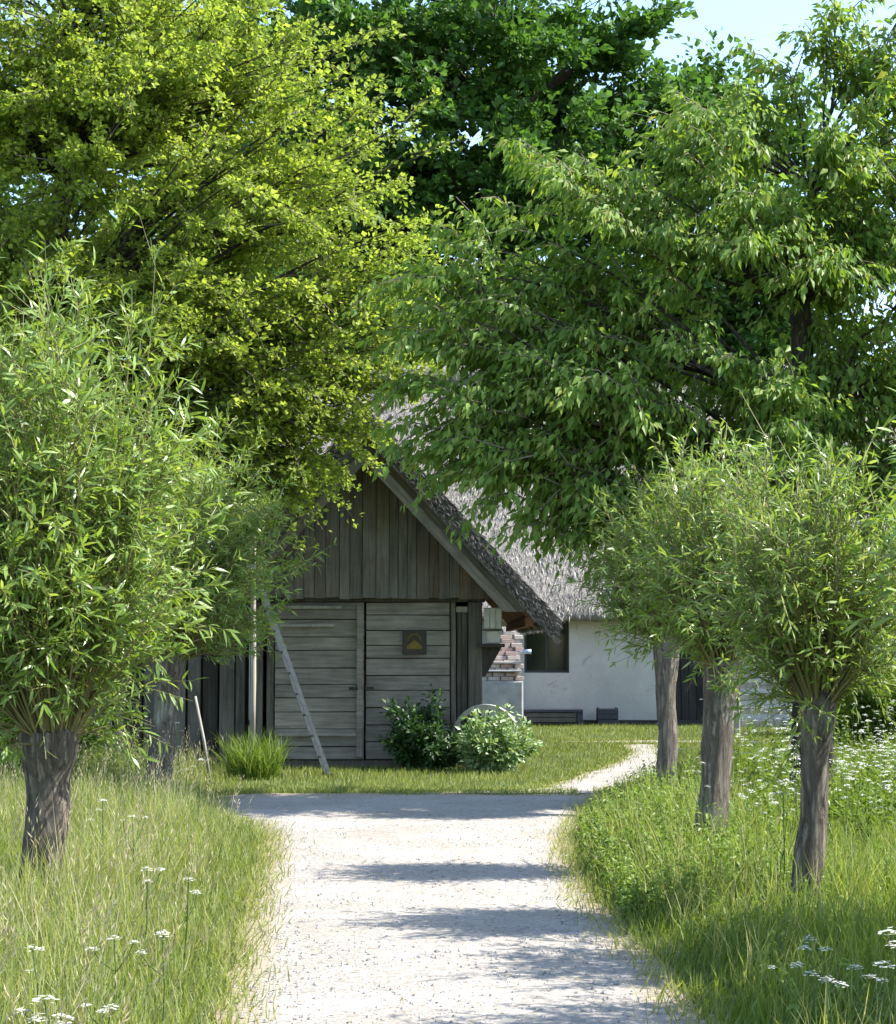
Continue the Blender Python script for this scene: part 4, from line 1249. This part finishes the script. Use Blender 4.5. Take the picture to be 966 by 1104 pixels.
# grass blades straying over the path rims
n = 7000
y = 6.5 + 13.5 * RNG.random(n)
sd = RNG.random(n) < .5
x = np.where(sd, path_l(y) + .10 * RNG.normal(size=n), path_r(y) + .10 * RNG.normal(size=n))
blades('edge_grass', 'thin short grass fraying the path edges', x, y, .03 + .10 * RNG.random(n), .004 + .004 * RNG.random(n), 'grass', .7, z0=.012, rnd=np.clip(RNG.normal(.7, .25, n), 0, 1))
n = 5200
x = -2.6 + 4.0 * RNG.random(n); y = 19.95 + .75 * RNG.random(n) ** .7 + .35 * noise2(x, x * 0 + 2, .8)
blades('rim_grass', 'low grass creeping onto the gravel in front of the barn', x, y, .03 + .07 * RNG.random(n), .006 + .006 * RNG.random(n), 'lawn', .6, z0=.012)
# blades fringing the side path and the yard path
n = 5200
q = RNG.integers(0, 50, n); sd = RNG.random(n) < .5
x = np.where(sd, L_[q, 0], R_[q, 0]) + RNG.normal(0, .14, n); y = np.where(sd, L_[q, 1], R_[q, 1]) + RNG.normal(0, .16, n)
n2 = 3600
x = np.concatenate([x, 1.7 + 5 * RNG.random(n2)]); y = np.concatenate([y, 31.48 + np.where(RNG.random(n2) < .5, -.42, .42) + RNG.normal(0, .16, n2)])
blades('fringe_grass', 'short grass fringing the side path across the lawn', x, y, .03 + .06 * RNG.random(len(x)), .007 + .007 * RNG.random(len(x)), 'lawn', .6, z0=.012)
# fallen leaves and bits on the gravel
n = 420
y = 7 + 12 * RNG.random(n); x = path_l(y) + (path_r(y) - path_l(y)) * RNG.random(n)
props(link('leaf_litter', leaf_mesh('leaf_litter', np.stack([x, y, np.full(n, .028)], 1), rvec(n) * np.array([1, 1, .15]), np.array([0, 0, 1.]) + .3 * rvec(n), .02 + .03 * RNG.random(n), .010 + .010 * RNG.random(n), 'kite', 'straw_grass')),
      'scattered dry leaves and bits lying on the gravel', 'leaves', kind='stuff')
# dark tuft at the barn corner
a = RNG.random(1500) * 2 * math.pi; q = np.sqrt(RNG.random(1500))
tx, ty = -2.38 + .28 * q * np.cos(a), 22.9 + .22 * q * np.sin(a)
n = 1500
d = np.stack([(tx + 2.38) * 1.1 + RNG.normal(0, .22, n), (ty - 22.9) * 1.1 + RNG.normal(0, .15, n), np.ones(n)], 1)
me = leaf_mesh('grass_tuft', np.stack([tx, ty, np.full(n, -.01)], 1), d, rvec(n) * np.array([1, 1, 0]), .14 + .50 * RNG.random(n) ** 1.8, .007 + .006 * RNG.random(n), 'blade', 'weed', bend=.1 + .5 * RNG.random(n))
props(link('grass_tuft', me), 'dense dark green grass tuft at the foot of the pole', 'grass tuft')

# broad-leaved weeds on the right bank
def weeds(name, label, x, y, h, mat, leaf_len=.06, per=22):
    n = len(x)
    lean = np.stack([RNG.normal(0, .16, n), RNG.normal(0, .16, n), np.ones(n)], 1)
    V1, F1, R1 = leaf_arrays(np.stack([x, y, np.zeros(n) - .01], 1), lean, rvec(n) * np.array([1, 1, 0]), h, .007, 'blade', bend=np.full(n, .05), rnd=np.full(n, .3))
    ti = np.repeat(np.arange(n), per); t = .12 + .9 * RNG.random(n * per)
    pos = np.stack([x, y, np.zeros(n)], 1)[ti] + norm(lean)[ti] * (h[ti] * t)[:, None]
    a = RNG.random(n * per) * 2 * math.pi
    out = np.stack([np.cos(a), np.sin(a), RNG.normal(-.15, .3, n * per)], 1)
    nr = np.array([0, 0, 1.]) + .45 * rvec(n * per)
    Ln = leaf_len * (1.25 - .7 * t) * (.7 + .6 * RNG.random(n * per))
    V2, F2, R2 = leaf_arrays(pos, out, nr, Ln, Ln * .58, 'ovate4', rnd=np.clip(RNG.normal(.3 + .3 * t, .2), 0, 1))
    me = np_mesh(name, np.concatenate([V1, V2]), [np.concatenate([F1, F2 + len(V1)])], mat, np.concatenate([R1, R2]))
    return props(link(name, me), label, 'weeds', kind='stuff')

n = 850
y = 10.9 + 8.3 * RNG.random(n); e = .12 + 1.15 * RNG.random(n) ** 1.1
x = path_r(y) + e
hh = (.12 + .30 * np.clip(e / .7, 0, 1)) * (.5 + .9 * RNG.random(n))
weeds('weed_bank', 'leafy green weeds crowding the right path edge below the willows', x, y, hh, 'weed', .062, 20)
n = 4200
y = 10.5 + 9 * RNG.random(n); e = .1 + 1.3 * RNG.random(n)
blades('bank_grass', 'long loose grass standing among the weeds on the right bank', path_r(y) + e, y, (.12 + .34 * np.clip(e / .6, 0, 1)) * (.5 + .9 * RNG.random(n)), .005 + .005 * RNG.random(n), 'grass', .45)
n = 420
y = 7.2 + 6 * RNG.random(n); x = path_r(y) + .35 + 2.0 * RNG.random(n)
weeds('verge_weeds', 'low broad-leaved weeds scattered in the right foreground grass', x, y, .10 + .24 * RNG.random(n), 'weed', .055, 16)
n = 9000
y = 6.5 + 10 * RNG.random(n); x = path_r(y) + .25 + 2.4 * RNG.random(n)
blades('pale_grass', 'paler yellowish blades mixed into the right meadow grass', x, y, .15 + .25 * RNG.random(n), .004 + .005 * RNG.random(n), 'grass', .5, rnd=np.clip(RNG.normal(.7, .25, n), 0, 1))
n = 260
y = 19.5 + 2.5 * RNG.random(n); x = -3.2 - 2.5 * RNG.random(n)
weeds('weed_patch', 'dim green weeds before the dark board fence', x, y, .3 + .4 * RNG.random(n), 'weed', .07, 18)

# cow parsley
def umbel_arrays(tip, size, rng_n=14):
    """a flat-topped umbel: rays and small white discs"""
    n = len(tip)
    m_ = rng_n
    a = (np.arange(m_) * 2.4)[None] + RNG.random((n, 1)) * 6.28
    q = np.sqrt((np.arange(m_) + .5) / m_)[None] * np.ones((n, 1))
    off = np.stack([np.cos(a) * q, np.sin(a) * q, .35 * (1 - q * q) + .12 * RNG.normal(size=(n, m_))], 2) * size[:, None, None]
    pos = (tip[:, None, :] + off).reshape(-1, 3)
    sz = np.repeat(size, m_) * (.34 + .22 * RNG.random(n * m_))
    return pos, sz

def parsley_mass(name, label, x, y, h, size):
    n = len(x)
    b0 = np.stack([x, y, np.zeros(n)], 1)
    ln_ = np.stack([RNG.normal(0, .08, n), RNG.normal(0, .08, n), np.ones(n)], 1)
    V1, F1, R1 = leaf_arrays(b0, ln_, rvec(n) * np.array([1, 1, 0]), h, .008, 'blade', bend=np.zeros(n), rnd=np.full(n, .5))
    tips, szs = [b0 + norm(ln_) * h[:, None]], [size]
    for q in range(3):
        tips.append(b0 + norm(ln_) * (h * (.75 + .2 * RNG.random(n)))[:, None] + np.stack([RNG.normal(0, .10, n), RNG.normal(0, .10, n), np.zeros(n)], 1)); szs.append(size * (.6 + .4 * RNG.random(n)))
    pos, sz = umbel_arrays(np.concatenate(tips), np.concatenate(szs))
    k = len(pos)
    V2, F2, R2 = leaf_arrays(pos, np.stack([np.ones(k), np.zeros(k), np.zeros(k)], 1) + .2 * rvec(k), np.array([0, 0, 1.]) + .7 * rvec(k), sz, sz, 'disc')
    me = np_mesh(name, V2, [F2], 'petal', R2)
    o = props(link(name, me), label, 'flowers', kind='stuff')
    me2 = np_mesh('stalks', V1, [F1], 'stem', R1)
    props(link('stalks', me2, o), kind='stuff')
    return o

n = 430
y = 11.6 + 17 * RNG.random(n) ** 1.0
x = 2.2 + (.9 + .24 * (y - 8)) * RNG.random(n)
dens = noise2(x, y, .55)
ok = (dens > -.25) & (x > path_r(np.minimum(y, 20)) + .7) & ~on_gravel(x, y) & ~((y > 20) & (x < 3.7))
parsley_mass('cow_parsley_meadow', 'white flowering meadow spread behind the right willows', x[ok], y[ok], (.40 + .55 * RNG.random(ok.sum())), .018 + .018 * RNG.random(ok.sum()))
weeds('meadow_herbs', 'pale green leafy herbs between the white meadow flowers', x[ok], y[ok], .35 + .4 * RNG.random(ok.sum()), 'shrub', .075, 40)

# single cow parsley plants that can be told apart
def parsley(loc, h, label, size=.045, n_umb=3, seed=0):
    random.seed(1300 + seed)
    root = empty('cow_parsley', loc, label, 'flower', 'single white umbel flowers in the verges')
    top = Vector((random.uniform(-.05, .05), random.uniform(-.05, .05), h))
    st = MB(); st.tube([(0, 0, -.02), top * .5 + Vector((.01, 0, 0)), top], [.005, .004, .003], 5)
    tips = [top]
    for q in range(n_umb - 1):
        a = random.uniform(0, 6.28); s = random.uniform(.05, .11)
        b_ = top * random.uniform(.5, .7); t = b_ + Vector((math.cos(a) * s, math.sin(a) * s, h * random.uniform(.22, .36)))
        st.tube([b_, (b_ + t) / 2 + Vector((math.cos(a) * .015, math.sin(a) * .015, 0)), t], [.003, .0025, .002], 4)
        tips.append(t)
    s_ = st.build('stem', 'stem', root)
    for i, t in enumerate(tips):
        pos, sz = umbel_arrays(np.array([tuple(t)]), np.array([size * (1 if i == 0 else random.uniform(.6, .9))]), 22)
        k = len(pos)
        link('umbel', leaf_mesh('umbel', pos, np.tile([1., 0, 0], (k, 1)) + .2 * rvec(k), np.array([0, 0, 1.]) + .2 * rvec(k), sz, sz, 'disc', 'petal'), root)
    return root

PARS = [(-1.47, 6.95, .30, 'largest white umbel flower at the bottom left corner'), (-1.27, 6.9, .28, 'white umbel flower at the bottom left, nearest the gravel'),
        (-1.40, 6.72, .26, 'white umbel flower at the very bottom edge left, just before the largest'), (-1.36, 7.7, .40, 'white umbel flower in the left verge, behind the largest one'),
        (-1.18, 7.8, .40, 'white umbel flower in the left verge close to the gravel'), (-1.62, 7.5, .40, 'white umbel flower at the left picture edge among tall grass'),
        (-1.30, 9.2, .46, 'white umbel flower in mid verge, left of the gravel'), (-1.52, 9.4, .48, 'white umbel flower in mid verge a little farther from the gravel'),
        (-1.95, 11.6, .55, 'white umbel flower close to the big left willow trunk'), (-2.2, 11.9, .62, 'white umbel flower beside the big left willow trunk, on its path side'),
        (-2.0, 14.8, .70, 'white umbel flower at half depth of the left verge'), (-2.62, 18.3, .85, 'tall white umbel flower before the second left willow trunk'),
        (1.60, 6.8, .56, 'large white umbel flower at the right picture edge'), (1.32, 7.3, .36, 'white umbel flower in the shaded grass right of the path'),
        (1.45, 7.15, .34, 'white umbel flower low in the shaded right grass'), (1.47, 7.6, .42, 'white umbel flower topmost in the shaded right grass'),
        (1.60, 7.3, .36, 'white umbel flower in right shade, next to the picture edge'), (1.92, 10.8, .75, 'white umbel flower in front of the slim willow trunk'),
        (1.70, 12.8, .80, 'white umbel flower in front of the thick right willow trunk')]
for i, (x, y, h, lb) in enumerate(PARS):
    parsley((x, y, 0), h, lb, .05 if i in (0, 12) else .032, 4 if i in (0, 12) else 3, i)
